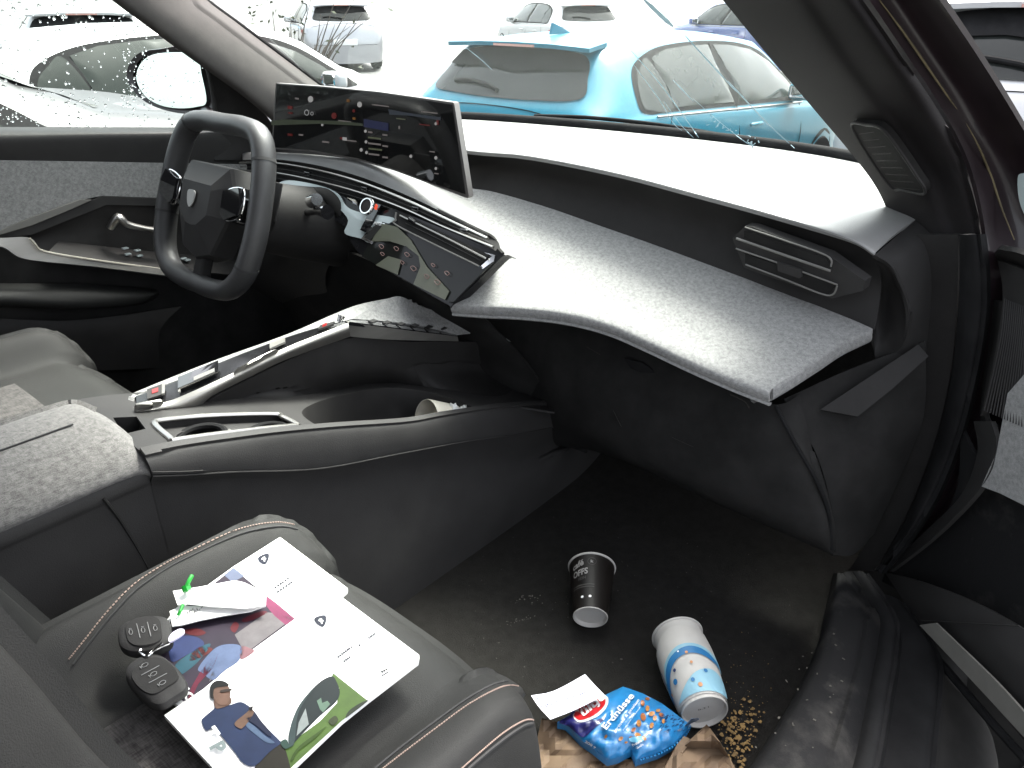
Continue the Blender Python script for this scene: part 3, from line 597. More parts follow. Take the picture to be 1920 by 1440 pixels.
# ============================================================ STEERING WHEEL
wc = V((-1.393, .749, 1.098)); tilt = R_(21)
ex_ = V((1, 0, 0)); ey_ = V((0, math.sin(tilt), math.cos(tilt))); ez_ = V((0, -math.cos(tilt), math.sin(tilt)))   # ez towards the driver
def wl(x, y, z=0): return wc+ex_*x+ey_*y+ez_*z
sw = thing('steering_wheel', 'small squared leather steering wheel with faceted hub pad', 'steering wheel', wc)
rim = [(0, .150), (.075, .150), (.128, .137), (.158, .085), (.170, 0), (.168, -.06), (.152, -.115), (.112, -.150), (.05, -.160), (0, -.160)]
rim = rim+[(-x, y) for x, y in rim[-2:0:-1]]
rp = [wl(x*.925, y*.975, 0) for x, y in rim]
MB().tube(rp, .0188, 18, closed=True, n=110, up=ez_, flat=1.2).build('rim', M['leather_wheel'], sw)
m = MB()
for k in (3, 6, 14, 17):
    a, b = spline(rp, 220, True)[int(k*11.6) % 220], spline(rp, 220, True)[int(k*11.6+1) % 220]; MB().tube([a, b], .0194, 18, up=ez_, flat=1.2).build('rim_seam', M['thread_dark'], sw)
HS = 1.12
hub = [(-.062, .062), (.062, .062), (.078, .035), (.078, -.02), (.045, -.085), (0, -.098), (-.045, -.085), (-.078, -.02), (-.078, .035)]
hub = [(x*HS, y*HS) for x, y in hub]
hm = MB(); ctr = [(-.05, .03), (.05, .03), (.052, .02), (.05, -.03), (.02, -.055), (0, -.058), (-.02, -.055), (-.05, -.03), (-.052, .02)]
ctr = [(x*HS, y*HS) for x, y in ctr]
k = len(hub); hm.grid([[wl(x*1.02, y*1.02, -.03) for x, y in hub], [wl(x, y, .01) for x, y in hub], [wl(x*.97, y*.97, .016) for x, y in hub], [wl(x*.86, y*.8+.004, .036) for x, y in ctr]], cu=True)
hm.f.append(tuple(range(3*k, 4*k))); hubo = hm.build('hub_pad', M['plastic2'], sw, smooth=12)
# shield-shaped emblem
shd = curve2([(-.012, .013), (0, .0155), (.012, .013), (.0125, .002), (.008, -.010), (0, -.0165), (-.008, -.010), (-.0125, .002)], 32)
mapped(shd, lambda x, y: wl(x-.006, y+.0, .0385), 'emblem', mat('emblem_silver', (.42, .42, .41), .3, metal=.3), hubo, th=-.002)
lion = [(-.006, .006), (-.001, .010), (.005, .009), (.003, .005), (.007, .001), (.005, -.004), (.001, -.001), (.002, -.009), (-.002, -.010), (-.003, -.003), (-.007, -.001)]
mapped(lion, lambda x, y: wl(x-.006, y, .0392), 'emblem_figure', M['black'], hubo)
for s in (-1, 1):
    MB().box(wl(.115*s, .0, -.004), (.085, .024, .05), Matrix.Rotation(-tilt, 3, 'X'), bev=.006).build('spoke', M['gloss'], sw)
    b = [(.082, .028), (.128, .040), (.140, .018), (.134, -.008), (.10, -.022), (.084, -.012)]
    pad = mapped([(x*s, y) for x, y in b], lambda x, y: wl(x, y, .022), 'button_pad', M['gloss'], sw, th=-.01)
    rim_ = MB().tube([wl(x*s, y, .023) for x, y in b], .0016, 6, closed=True, n=40); rim_.build('button_frame', M['chrome'], pad)
    mb_ = MB()
    for x, y in ((.095, .018), (.115, .022), (.108, .003), (.125, .006)): mb_.box(wl(x*s, y, .026), (.012, .003, .009), Matrix.Rotation(-tilt, 3, 'X'), bev=.001)
    mb_.build('button', silver if s < 0 else M['plastic'], pad)
MB().box(wl(0, -.128, -.004), (.030, .024, .06), Matrix.Rotation(-tilt, 3, 'X'), bev=.006).build('lower_spoke', M['plastic'], sw)
for s in (-1, 1): MB().box(wl(.118*s, .03, -.045), (.05, .004, .07), Matrix.Rotation(-tilt, 3, 'X'), bev=.002).build('shift_paddle', M['plastic'], sw)
# ============================================================ CENTRE CONSOLE
con = thing('centre_console', 'dark centre console with slanting flying bridge, cup holders and open tray', 'console', (-.93, .5, .5))
lipz = [(-.6, .975), (.2, .97), (.32, .960), (.45, .925), (.58, .882), (.73, .828), (.81, .806), (.95, .765), (1.08, .72), (1.25, .66), (1.5, .60)]
def cz(y):
    for (a, za), (b, zb) in zip(lipz, lipz[1:]):
        if y <= b: return za+(zb-za)*(y-a)/(b-a)
    return lipz[-1][1]
def fz(p): return p.z-cz(p.y)
# side skin: lip, bulge, seam, waist, foot
seam_ = [(.318, .932), (.36, .913), (.42, .888), (.55, .830), (.7, .785), (.85, .74), (1.0, .69), (1.12, .655), (1.22, .63), (1.36, .60), (1.5, .57)]
def dense(tab):
    q = spline([V((a, b, 0)) for a, b in tab], 240)
    def f(y):
        for p, r in zip(q, q[1:]):
            if y <= r.x: return p.y+(r.y-p.y)*max(0, (y-p.x))/(r.x-p.x)
        return q[-1].y
    return f
cz = dense(lipz); sfn = dense(seam_)
ys = [.318+(1.5-.318)*i/59 for i in range(60)]; seam = {y: sfn(y) for y in ys}
rows = []
for dx, k in ((-.012, 'l'), (0, 'l1'), (.007, 'm'), (.009, 's0'), (.006, 's1'), (-.004, 'w'), (.018, 'f1'), (.025, 'f')):
    r = []
    for y in ys:
        l, s = cz(y), seam[y]; x = -.852+dx
        z = {'l': l, 'l1': l-.006, 'm': (l+s)/2, 's0': s+.003, 's1': s-.003, 'w': s-.06, 'f1': .58, 'f': .49}[k]; r.append(V((x, y, z)))
    rows.append(r)
side = patch('side_panel', rows, M['plastic2'], con, 60, 40, .004)
MB().tube([V((-.8425, y, seam[y])) for y in ys ], .0012, 6, n=60).build('seam_line', M['plastic2'], side)
p_ = [V((-.8525, .262, .925)), V((-.853, .275, .88)), V((-.8505, .29, .80)), V((-.842, .30, .70))]
MB().tube(p_, .0022, 6, n=16).build('panel_gap', M['black'], side)
patch('rear_side_panel', [[V((x, y, z)) for y in (-.6, -.3, 0, .15, .30, .317)] for x, z in ((-.862, .938), (-.856, .934), (-.853, .92), (-.853, .88), (-.838, .60), (-.828, .49))], M['plastic2'], con, 30, 20, .004)
# top skin with real openings
ch = curve2([(290, 796), (310, 789), (400, 781), (512, 778), (530, 784), (552, 795), (568, 808), (545, 815), (430, 830), (335, 831), (318, 822)], 60)
tr = curve2([(566, 775), (585, 758), (640, 741), (720, 728), (790, 733), (850, 748), (895, 768), (890, 776), (850, 784), (770, 798), (690, 808), (630, 806), (592, 796)], 70)
sw_ = [(212, 783), (256, 781), (273, 804), (240, 812), (222, 800)]
def onc(u, v): return P(u, v, f=fz)
hl = [[(max(-1.045, min(onc(u, v).x, -.869)), onc(u, v).y) for u, v in h] for h in (ch, tr, sw_)]
outer = [(-.862, .318+i*.045) for i in range(0, 19)]+[(-1.06, 1.128-i*.045) for i in range(0, 19)]
mapped(outer, lambda x, y: V((x, y, cz(y)+.0)), 'top_panel', M['plastic2'], con, holes=hl, step=.03, th=.003)
def well(name, h, depth, mtl, flare=.92, dz=None):
    c = V((sum(p[0] for p in h)/len(h), sum(p[1] for p in h)/len(h), 0)); m = MB(); k = len(h); G = []
    for t, s in ((0, 1), (.06, .99), (.5, .97), (.92, flare), (1, flare*.94)):
        G.append([V((c.x+(x-c.x)*s, c.y+(y-c.y)*s, cz(y)*(1-t)+(min(cz(y) for x, y in h)-depth)*t)) for x, y in h])
    m.grid(G, cu=True); v, F = tri2d([(p.x, p.y) for p in G[-1]]); zz = G[-1][0].z
    m.add([V((q[0], q[1], zz)) for q in v], F); return m.build(name, mtl, con), zz
cw, _ = well('cup_holder', hl[0], .055, M['plastic']); tw, TRZ = well('storage_tray', hl[1], .05, M['plastic']); well('small_pocket', hl[2], .04, M['black'])
MB().tube([V((x, y, cz(y)+.002)) for x, y in hl[0]], .0042, 8, closed=True, up=(0, 0, 1), flat=.7).build('cup_holder_frame', M['satin'], cw)
m = MB(); c0, c1 = onc(375, 805), onc(500, 800)
for c, r in ((c0, .030), (c1, .028)):
    m.tube([V((c.x+r*math.cos(a), c.y+r*math.sin(a), c.z-.012)) for a in [i*.2+1.0 for i in range(18)]], .005, 8)
m.build('cup_grip', M['rubber'], cw)
circ = [[(c.x+.0305*math.cos(i*.2618), c.y+.036*math.sin(i*.2618)) for i in range(24)] for c in (onc(382, 806), onc(506, 799))]
mapped([(x, y) for x, y in hl[0]], lambda x, y: V((x, y, cz(y)-.011)), 'cup_holder_plate', M['plastic2'], cw, holes=circ, step=.02, th=.002)
m = MB(); m.box(onc(440, 806)+V((0, 0, -.012)), (.05, .012, .006), bev=.002); m.box(onc(385, 818)+V((-.0, 0, -.03)), (.006, .004, .03)); m.build('divider', M['alu'], cw)
# armrest lid
ar = []
for y, e in ((-.42, 1), (-.1, 1), (.2, 1), (.29, .99), (.312, .96), (.322, .88)):
    zt = .980 if y < .25 else .980-(1-e)*.12
    ar.append([V((-1.045, y-.01, .92)), V((-1.045, y, zt-.028)), V((-1.03, y, zt-.008)), V((-.99, y, zt)), V((-.94, y, zt+.001)), V((-.895, y, zt-.004)), V((-.868, y, zt-.016)), V((-.853, y, zt-.034)), V((-.856, y, zt-.044)), V((-.875, y, zt-.046))])
ar.append([(p.lerp(V((-.945, p.y, .93)), .12)+V((0, .006, -.0))) for p in ar[-1]])
arm = patch('armrest', ar, M['fabric_worn'], con, 60, 50, .006)
MB().tube([V((-.945, y, .9822)) for y in (-.4, 0, .2, .28)], .0012, 6, n=20).build('armrest_seam', M['thread_dark'], arm)
MB().box((-.945, -.1, .925), (.175, .82, .02), bev=.006).build('armrest_base', M['black'], arm)
# flying bridge
XB = -.985
up_l = [(257, 770), (300, 757), (340, 743), (440, 698), (540, 650), (600, 626), (653, 605)]
lo_l = [(255, 776), (310, 776), (363, 773), (397, 743), (470, 706), (540, 673), (657, 631)]
face = patch('bridge_side', [[P(u, v, X=XB) for u, v in up_l], [P(u, v, X=XB+.006) for u, v in [((a+c)/2, (b+d)/2) for (a, b), (c, d) in zip(up_l, lo_l)]], [P(u, v, X=XB-.004) for u, v in lo_l]], M['alu'], con, 50, 10, .01)
patch('bridge_nose', [[P(653, 605, X=XB), P(700, 611, X=XB), P(760, 619, X=XB), P(858, 631, X=XB)], [P(657, 631, X=XB-.004), P(700, 635, X=XB), P(760, 638, X=XB), P(860, 640, X=XB)]], M['alu'], con, 24, 6, .01)
fa = [(255, 743), (300, 727), (340, 711), (440, 669), (540, 632), (607, 612), (653, 601)]
gp = patch('bridge_control_strip', [[P(u, v, X=XB-.004) for u, v in up_l], [P(u, v, X=XB-.045) for u, v in fa]], M['band'], con, 50, 6, .006)
patch('bridge_switch_strip', [[P(655, 603, X=XB), P(700, 609, X=XB), P(760, 617, X=XB), P(858, 630, X=XB)], [P(655, 600, X=XB-.03), P(700, 602, X=XB-.03), P(780, 610, X=XB-.03), P(850, 620, X=XB-.02)]], M['gloss'], con, 24, 6, .006)
fo = [(180, 766), (240, 741), (310, 712), (407, 674), (540, 626), (623, 590), (673, 571), (740, 557)]
fi = [(222, 783), (252, 776), (256, 742), (340, 710), (440, 668), (540, 631), (607, 611), (660, 598)]
patch('bridge_fabric', [[P(u, v, X=XB-.09 if i else XB-.06) for i, (u, v) in enumerate(fo)], [P(u, v, X=XB-.046 if i > 1 else XB-.02) for i, (u, v) in enumerate(fi)]], M['fabric'], con, 60, 10, .008)
patch('bridge_tail', [[P(660, 598, X=XB-.046), P(740, 556, X=XB-.06), P(780, 572, X=XB-.05)], [P(720, 602, X=XB-.03), P(780, 590, X=XB-.04), P(840, 590, X=XB-.03)], [P(790, 611, X=XB-.02), P(840, 605, X=XB-.02), P(900, 610, X=XB)], [P(856, 628, X=XB-.005), P(900, 625, X=XB), P(958, 641, X=XB+.02)]], M['fabric'], con, 20, 24, .006)
# dark flank below the bridge
patch('bridge_flank', [[P(u, v, X=XB-.012) for u, v in ((370, 770), (400, 742), (470, 706), (560, 664), (660, 632), (760, 639), (900, 641), (1000, 660))], [P(u, v, X=XB-.02) for u, v in ((372, 772), (430, 755), (500, 735), (590, 710), (700, 690), (800, 690), (920, 700), (1010, 720))], [onc(u, v)+V((0, 0, -.003)) for u, v in ((374, 774), (430, 766), (520, 752), (600, 733), (720, 714), (830, 730), (930, 752), (1040, 770))]], M['plastic'], con, 50, 24, .004)
# controls on the strip
def bs(t, s, l=.004):
    a, b = spline([P(u, v, X=XB-.004) for u, v in up_l], 100), spline([P(u, v, X=XB-.045) for u, v in fa], 100)
    return a[int(t*99)].lerp(b[int(t*99)], s)+V((0, 0, l))
def quad(name, t0, t1, s0, s1, mt, par, l=.005, th=.003): 
    return MB().slab([[bs(t0, s0, l), bs(t1, s0, l)], [bs(t0, s1, l), bs(t1, s1, l)]], th).build(name, mt, par)
k1 = quad('parking_brake', .10, .20, .25, .9, M['plastic2'], con, .007)
quad('brake_light', .13, .165, .45, .7, emat('brake_red', (1, .05, .05), .5), k1, .0085, .0005)
quad('toggle_edge', .20, .225, .2, .9, M['blade'], con, .009)
quad('selector', .33, .46, .15, .8, M['gloss'], con, .010)
quad('selector_edge', .33, .335, .0, 1, M['blade'], con, .008)
quad('selector_cap', .39, .45, .08, .3, M['blade'], con, .013)
quad('mode_lever', .61, .66, .2, .7, M['blade'], con, .007)
quad('button_row', .82, .90, .3, .8, M['plastic'], con, .006)
quad('sport_light', .84, .865, .45, .75, emat('red_dot', (1, .05, .05), .4), con, .0075)
MB().tube([bs(.93, .5, .004), bs(.955, .5, .014)], [.004, .006], 10).build('roller', M['chrome'], con)
m = MB()
for k in range(6):
    p = P(700+26*k, 606+2.6*k, X=XB-.015)+V((0, 0, .004)); m.box(p, (.012, .012, .002))
m.build('toggle', M['plastic2'], con)
# white tissue and a cup lying in the tray
cupm = mat('ivory_cup', (.72, .68, .58), .55, var=.05)
cz0 = P(800, 786, Z=TRZ+.035)
tc_ = thing('paper_cup', 'cream paper cup lying in the console tray', 'cup', cz0-V((0, 0, .035)))
MB().lathe(cz0, V((-.2, -1, .35)), ((0, .034), (.001, .036), (-.002, .0365), (-.07, .026), (-.07, .0001), (-.066, .0001), (-.066, .024), (-.001, .033))).build('cup_wall', cupm, tc_)
m = MB(); G = []
for j in range(9):
    G.append([P(835+5*i, 762+3.2*j, Z=TRZ+.045)+V((0, 0, rnd.uniform(-.012, .012))) for i in range(9)])
tag(MB().slab(G, .001).build('tissue', M['white'], None), 'crumpled white tissue in the console tray beside the cream cup', 'tissue')

# ============================================================ SEATS
def seat(name, label, x0, x1, yf, zc, group, insert=True, stitch=None):
    t = thing(name, label, 'seat', ((x0+x1)/2, yf-.35, .5), group='front seats')
    xm, hw = (x0+x1)/2, (x1-x0)/2
    def top(s, y, g=0):
        # s: -1..1 across, bolsters rise at |s|>.62
        a = abs(s); b = max(0, (a-.55)/.3); b = min(b, 1); b = b*b*(3-2*b)
        z = zc+(.050 if s < 0 else .022)*b-.012*math.sin(max(0, (y-(yf-.45))/.45)*math.pi)*0
        if a > .86: z -= .055*((a-.86)/.14)**2*1.4
        return z
    G = []; NU = 61; NV = 50
    for j in range(NV):
        t_ = j/(NV-1); r = []
        for i in range(NU):
            s = -1+2*i/(NU-1); a = abs(s); fy = yf+.012-.05*a**3+(.02 if a > .6 else 0)
            R0 = .07

            if t_ < .72: y = -.12+(fy-R0+.12)*t_/.72; z = top(s, y)
            else:
                q = (t_-.72)/.28
                if q < .6: an = q/.6*math.pi/2; y = fy-R0+R0*math.sin(an); z = top(s, y)-R0*(1-math.cos(an))
                else: y = fy-.01*(q-.6); z = top(s, fy)-R0-(q-.6)/.4*.14
            r.append(V((xm+hw*s, y, z)))
        G.append(r)
    # side drops
    G = [[r[0]+V((.01, 0, -.16)), r[0]+V((-.006, 0, -.05))]+r+[r[-1]+V((.006, 0, -.05)), r[-1]+V((-.01, 0, -.16))] for r in G]
    cu = MB().slab(G, .006).build('cushion', M['leather'], t, 60)
    if insert:
        ins = []
        for j in range(16):
            y = -.12+(yf-.14+.12)*j/15; ins.append([V((xm+hw*s, y, top(s, y)+.0025+.002*math.cos(s*4))) for s in [(-.34+.68*i/12) for i in range(13)]])
        MB().slab(ins, -.003).build('fabric_insert', M['fabric_seat'], cu)
        m = MB()
        for s in (-.35, .35): m.tube([V((xm+hw*s, -.12+(yf-.02)*k/10, top(s, 0)+.001)) for k in range(11)], .0022, 6)
        m.tube([V((xm+hw*s, yf-.14, top(s, 0)+.001)) for s in (-.35, 0, .35)], .0022, 6)
        m.build('insert_seam', M['thread_dark'], cu)
    cu_v = [v_.co+cu.location+t.location for v_ in cu.data.vertices]; bv = BVHTree.FromPolygons(cu_v, [tuple(p.vertices) for p in cu.data.polygons])
    for nm, px, rr_, mt in (stitch or ()):
        pp = [(p.x+9, p.y+14) if px[0][0] < 200 else (p.x-4, p.y+4) for p in spline([V((a, b, 0)) for a, b in px], 320)]; pts = []
        for u, v in pp:
            d = D(u, v).normalized(); h = bv.ray_cast(CAM, d)
            if h[0]: pts.append(h[0]-d*.0012)
        if len(pts) < 4: continue
        if nm == 'seam': MB().tube(pts[::4], rr_, 5).build(nm, M[mt], cu); continue
        n_ = 4; m = MB()
        for k in range(0, len(pts)-n_, n_):
            if (pts[k]-pts[k+n_-1]).length < .02: m.tube([pts[k], pts[k].lerp(pts[k+n_-1], .8)], rr_, 5)
        m.build(nm, M[mt], cu)
    MB().box((xm, yf-.30, .62), (hw*1.7, .42, .2), bev=.02).build('seat_base', M['black'], t)
    return t, top
ps, ptop = seat('car_seat', 'charcoal leather passenger seat covered with brochures and keys', -.765, -.315, .435, .835, '', stitch=(
    ('stitching', [(120, 1222), (150, 1185), (190, 1135), (240, 1083), (300, 1043), (350, 1018), (420, 985), (470, 970), (515, 965), (545, 970)], .0008, 'thread'), ('seam', [(128, 1232), (158, 1192), (198, 1142), (247, 1091), (305, 1051), (356, 1025), (425, 993), (475, 978), (520, 973), (550, 979)], .0012, 'thread_dark'),
    ('stitching', [(715, 1442), (760, 1407), (820, 1362), (880, 1318), (930, 1290), (958, 1281), (985, 1284)], .0008, 'thread'), ('seam', [(706, 1438), (752, 1400), (813, 1354), (874, 1310), (925, 1281), (958, 1273)], .0013, 'thread_dark'),
    ('stitching', [(866, 1440), (900, 1410), (945, 1372), (980, 1350), (1000, 1345), (1015, 1353)], .0008, 'thread'), ('seam', [(880, 1440), (912, 1412), (952, 1380), (985, 1358), (1003, 1353)], .0016, 'thread_dark')))
# its backrest: near bolster front edge rises from the cushion
bk = []
for z, y, w_ in ((.86, .150, 1), (.95, .118, 1), (1.07, .075, 1), (1.17, .052, 1), (1.26, .028, .98), (1.36, .0, .95), (1.5, -.04, .9)):
    r = []
    for s in (-1, -.97, -.86, -.6, 0, .6, .86, .97, 1, 1.0):
        a = abs(s); d = 0 if a > .84 and a < .9 else (-.055 if a < .7 else -.02)
        if s in (-1, 1): d = -.06
        if s == 1.0 and len(r) == 9: d = -.13
        r.append(V((-.545+.222*s*w_, y+d, z)))
    bk.append(r)
patch('backrest', bk, M['leather'], ps, 60, 40, .01, smooth=70)
ds, _ = seat('car_seat', 'charcoal leather driver seat beyond the console, empty', -1.60, -1.17, .50, .835, '')
ds['label'] = 'empty charcoal leather seat beyond the console, behind the steering wheel'
patch('backrest', [[V((-1.385+.215*s, y-(.05 if abs(s) < .7 else 0)-(.05 if abs(s) > .95 else 0), z)) for s in (-1, -.86, -.5, 0, .5, .86, 1)] for z, y in ((.86, -.10), (1.1, -.16), (1.4, -.26))], M['leather'], ds, 30, 20, .03)

# ============================================================ LEFT FRONT DOOR (closed)
ld = thing('car_door', 'closed left front door with grey melange panel and wet window', 'door', (-1.72, .6, .5), 'car doors')
ld['group'] = 'car doors'
XD = -1.73
patch('belt_trim', [[P(u, v, X=x) for u, v, x in ((-150, 236, -1.76), (0, 238, -1.76), (190, 238, -1.76), (400, 239, -1.76))], [P(u, v, X=x) for u, v, x in ((-150, 247, -1.71), (0, 247, -1.71), (190, 246, -1.71), (405, 246, -1.71))], [P(u, v, X=x) for u, v, x in ((-150, 266, -1.695), (0, 263, -1.695), (200, 258, -1.695), (420, 256, -1.695))], [P(u, v, X=-1.705) for u, v in ((-150, 300), (0, 302), (200, 305), (480, 310))]], M['plastic2'], ld, 40, 20, .006)
patch('lower_skin', [[V((-1.712, y, z)) for y in (-.35, .0, .4, .8, 1.12)] for z in (1.14, 1.0, .85, .70, .5)], M['black'], ld, 10, 10, .03)
fp = [(-150, 300), (0, 301), (200, 304), (480, 309), (480, 372), (300, 371), (192, 367), (165, 372), (80, 405), (0, 437), (-150, 470)]
pxpoly('fabric_panel', fp, M['fabric'], ld, .01, step=40, X=-1.70)
pxpoly('trim_blade', [(-40, 452), (0, 433), (60, 408), (150, 375), (172, 375), (120, 398), (58, 423), (0, 440), (-40, 460)], M['blade'], ld, .006, X=-1.690)
pxpoly('trim_shadow_edge', [(0, 441), (58, 424), (120, 399), (172, 376), (192, 368), (300, 372), (470, 378), (470, 392), (310, 386), (200, 384), (130, 412), (60, 440), (0, 446)], M['plastic2'], ld, .006, X=-1.696)
# pull handle and recess
patch('inner_recess', [[P(u, v, X=-1.70) for u, v in ((56, 440), (195, 384), (320, 386), (470, 392))], [P(u, v, X=-1.71) for u, v in ((60, 450), (190, 430), (330, 440), (470, 450))], [P(u, v, X=-1.70) for u, v in ((85, 474), (190, 488), (310, 500), (470, 520))]], M['plastic'], ld, 30, 12, .004)
h = MB(); h.tube([P(206, 428, X=-1.685), P(222, 408, X=-1.675), P(238, 420, X=-1.668), P(270, 428, X=-1.668), P(310, 434, X=-1.672)], [.010, .014, .010, .008, .008], 12, n=24, flat=.7); h.build('door_handle', M['satin'], ld)
patch('armrest_trim', [[P(u, v, X=x) for u, v, x in ((-60, 443, -1.66), (0, 446, -1.655), (56, 446, -1.65), (86, 471, -1.645), (180, 487, -1.64), (305, 504, -1.635), (340, 510, -1.635))], [P(u, v, X=x) for u, v, x in ((-60, 470, -1.65), (0, 462, -1.65), (36, 482, -1.645), (80, 490, -1.64), (180, 500, -1.635), (308, 516, -1.63), (340, 520, -1.63))]], M['alu'], ld, 40, 8, .01)
patch('armrest_top', [[P(u, v, X=-1.70) for u, v in ((110, 452), (200, 462), (320, 475), (470, 490))], [P(u, v, X=-1.645) for u, v in ((90, 472), (180, 487), (305, 503), (440, 515))]], M['plastic'], ld, 30, 6, .004)
m = MB()
for u, v in ((235, 468), (240, 479), (258, 472), (262, 482), (345, 487), (352, 490)): m.box(P(u, v, X=-1.672)+V((0, 0, .003)), (.010, .012, .003), bev=.001)
m.build('window_switch', silver, ld)
patch('armrest_pad', [[P(u, v, X=x) for u, v, x in ((-100, 528, -1.69), (0, 531, -1.69), (150, 532, -1.69), (280, 541, -1.69), (298, 549, -1.69))], [P(u, v, X=x) for u, v, x in ((-100, 545, -1.64), (0, 546, -1.64), (150, 548, -1.64), (275, 552, -1.65), (298, 551, -1.68))], [P(u, v, X=x) for u, v, x in ((-100, 568, -1.63), (0, 566, -1.63), (140, 572, -1.63), (260, 568, -1.65), (297, 553, -1.68))], [P(u, v, X=x) for u, v, x in ((-100, 578, -1.66), (0, 576, -1.66), (140, 580, -1.66), (262, 571, -1.67), (296, 554, -1.69))]], M['leather'], ld, 40, 20, .006)
patch('door_pocket', [[P(u, v, X=-1.66) for u, v in ((-120, 600), (0, 598), (150, 600), (340, 575))], [P(u, v, X=-1.655) for u, v in ((-120, 640), (0, 636), (100, 630), (300, 620))], [P(u, v, X=-1.67) for u, v in ((-120, 720), (0, 715), (100, 700), (300, 690))]], M['plastic'], ld, 20, 12, .01)
MB().tube([P(u, v, X=-1.638) for u, v in ((56, 447), (66, 458), (86, 472), (180, 488), (305, 505))], .0022, 6, n=30).build('trim_highlight', mat('edge_highlight', (.55, .52, .45), .35, metal=.5), ld)  # highlight along the armrest trim's top edge, modelled as a pale tube
# window and its frame, sail piece
WP = plane3(V((-1.765, .2, 1.215)), V((-1.765, 1.1, 1.19)), V((-1.62, .6, 1.60)))
gl = pxpoly('window_glass', [(-250, 244), (0, 243), (200, 243), (402, 243), (400, 190), (386, 130), (372, 112), (330, 92), (270, 47), (210, 0), (150, -60), (60, -150), (-250, -150)], M['glass_wet'], ld, .003, pl=WP)
m = MB()
for k in range(560):
    while True:
        u, v = rnd.uniform(-5, 385), rnd.uniform(-5, 240)
        if not (u > 205 and v < (u-205)*.66): break
    if rnd.random() < .45: u, v = rnd.choice([(rnd.uniform(0, 280), rnd.uniform(165, 238)), (rnd.uniform(90, 300), rnd.uniform(10, 70)), (rnd.uniform(230, 290), rnd.uniform(90, 200))])
    p = P(u, v, pl=WP); r = rnd.choice((.0012, .0016, .0022, .003))*rnd.uniform(.7, 1.2)
    bmv = []; 
    bm = bmesh.new(); bmesh.ops.create_icosphere(bm, subdivisions=1, radius=r); bm.verts.index_update()
    m.add([p+V((v_.co.x*.5-.002, v_.co.y, v_.co.z*1.15)) for v_ in bm.verts], [[q.index for q in f.verts] for f in bm.faces]); bm.free()
dr = m.build('rain_drops', M['drop'], gl, smooth=180); dr['kind'] = 'stuff'
patch('mirror_sail', [[P(386, 115, X=-1.70), P(400, 122, X=-1.69), P(420, 140, X=-1.68)], [P(394, 160, X=-1.71), P(430, 170, X=-1.69), P(470, 180, X=-1.68)], [P(402, 245, X=-1.71), P(450, 245, X=-1.69), P(520, 245, X=-1.68)], [P(402, 300, X=-1.70), P(470, 300, X=-1.69), P(560, 300, X=-1.68)]], M['plastic'], ld, 14, 16, .004)
MB().tube([P(u, v, X=-1.70) for u, v in ((386, 118), (392, 140), (399, 175), (405, 212), (408, 243))], .0045, 8, n=20).build('window_frame', M['plastic2'], ld)
# outside mirror
MX = -1.97
mh = MB(); o1 = [(236, 150), (240, 118), (262, 96), (300, 90), (345, 84), (380, 100), (398, 150), (402, 205), (370, 214), (330, 212), (290, 202), (258, 182)]
o2 = curve2(o1, 48); cx, cy = 325, 155
mir = (V((.31, -.94, .14)).normalized(), P(325, 155, X=MX))
nrm = mir[0] if mir[0].dot(fwd(mir[1])) > 0 else -mir[0]
G = []
for s, dep in ((.86, .004), (.97, 0), (1.0, .01), (.98, .05), (.80, .085), (.3, .10), (.02, .102)):
    G.append([P(cx+(u-cx)*s, cy+(v-cy)*s, pl=mir)+nrm*dep for u, v in o2])
mh.grid(G, cu=True); mh.tube([P(385, 205, X=-1.93), P(395, 225, X=-1.84), P(400, 235, X=-1.78)], .022, 12)
mo = mh.build('door_mirror', M['bodyblack'], ld)
pxpoly('mirror_glass', curve2([(256, 150), (262, 122), (285, 103), (330, 98), (368, 104), (378, 140), (387, 190), (370, 200), (335, 203), (300, 197), (272, 180)], 44), mat('mirror_silver', (.86, .93, .9), .02, metal=1, var=.01), mo, .001, pl=mir, lift=.0015)

# ============================================================ RIGHT FRONT DOOR (open)
DN = V((.69, .72, 0)).normalized(); DQ = V((-.13, 1.165, .6)); DP = (DN, DQ)
rd = thing('car_door', 'opened right front door seen at its hinge edge, with dusty lower panel', 'door', (-.13, 1.165, .6), 'car doors')
def dd(u, v, o=0): return P(u, v, pl=(DN, DQ-DN*o))
patch('belt_trim', [[dd(1875, 500, -.03), dd(1865, 478, .0), dd(1872, 468, .02), dd(1885, 470, .03)], [dd(1925, 520, -.03), dd(1925, 492, .0), dd(1925, 484, .02), dd(1925, 480, .03)], [dd(2100, 620, -.03), dd(2100, 575, .0), dd(2100, 560, .02), dd(2100, 555, .03)]], M['plastic2'], rd, 14, 14, .006)
patch('upper_panel', [[dd(1870, 488), dd(1925, 508), dd(2100, 590)], [dd(1880, 560, .0), dd(1930, 600), dd(2100, 690)], [dd(1862, 680, .01), dd(1925, 720, .01), dd(2100, 860, .01)], [dd(1838, 780, .015), dd(1890, 730, .015), dd(2100, 860, .012)]], M['plastic'], rd, 20, 24, .006)
m = MB()
for k in range(14):
    t = k/13; m.tube([dd(1884+50*t, 560+20*t, .004), dd(1876+50*t, 640+22*t, .012), dd(1846+70*t, 770+30*t, .02)], .0012, 5, n=14)
m.build('ribs', M['plastic2'], rd)
patch('dark_edge', [[dd(1852, 560, -.02), dd(1880, 566, 0)], [dd(1850, 640, -.02), dd(1876, 640, 0)], [dd(1838, 760, -.02), dd(1846, 772, 0)], [dd(1842, 900, -.02), dd(1866, 800, .0)]], M['black'], rd, 6, 20, .006)
pxpoly('fabric_panel', [(1889, 738), (1922, 700), (2100, 760), (2100, 1040), (1925, 950), (1875, 925), (1840, 912), (1868, 850)], M['fabric'], rd, .006, step=25, pl=(DN, DQ-DN*.02))
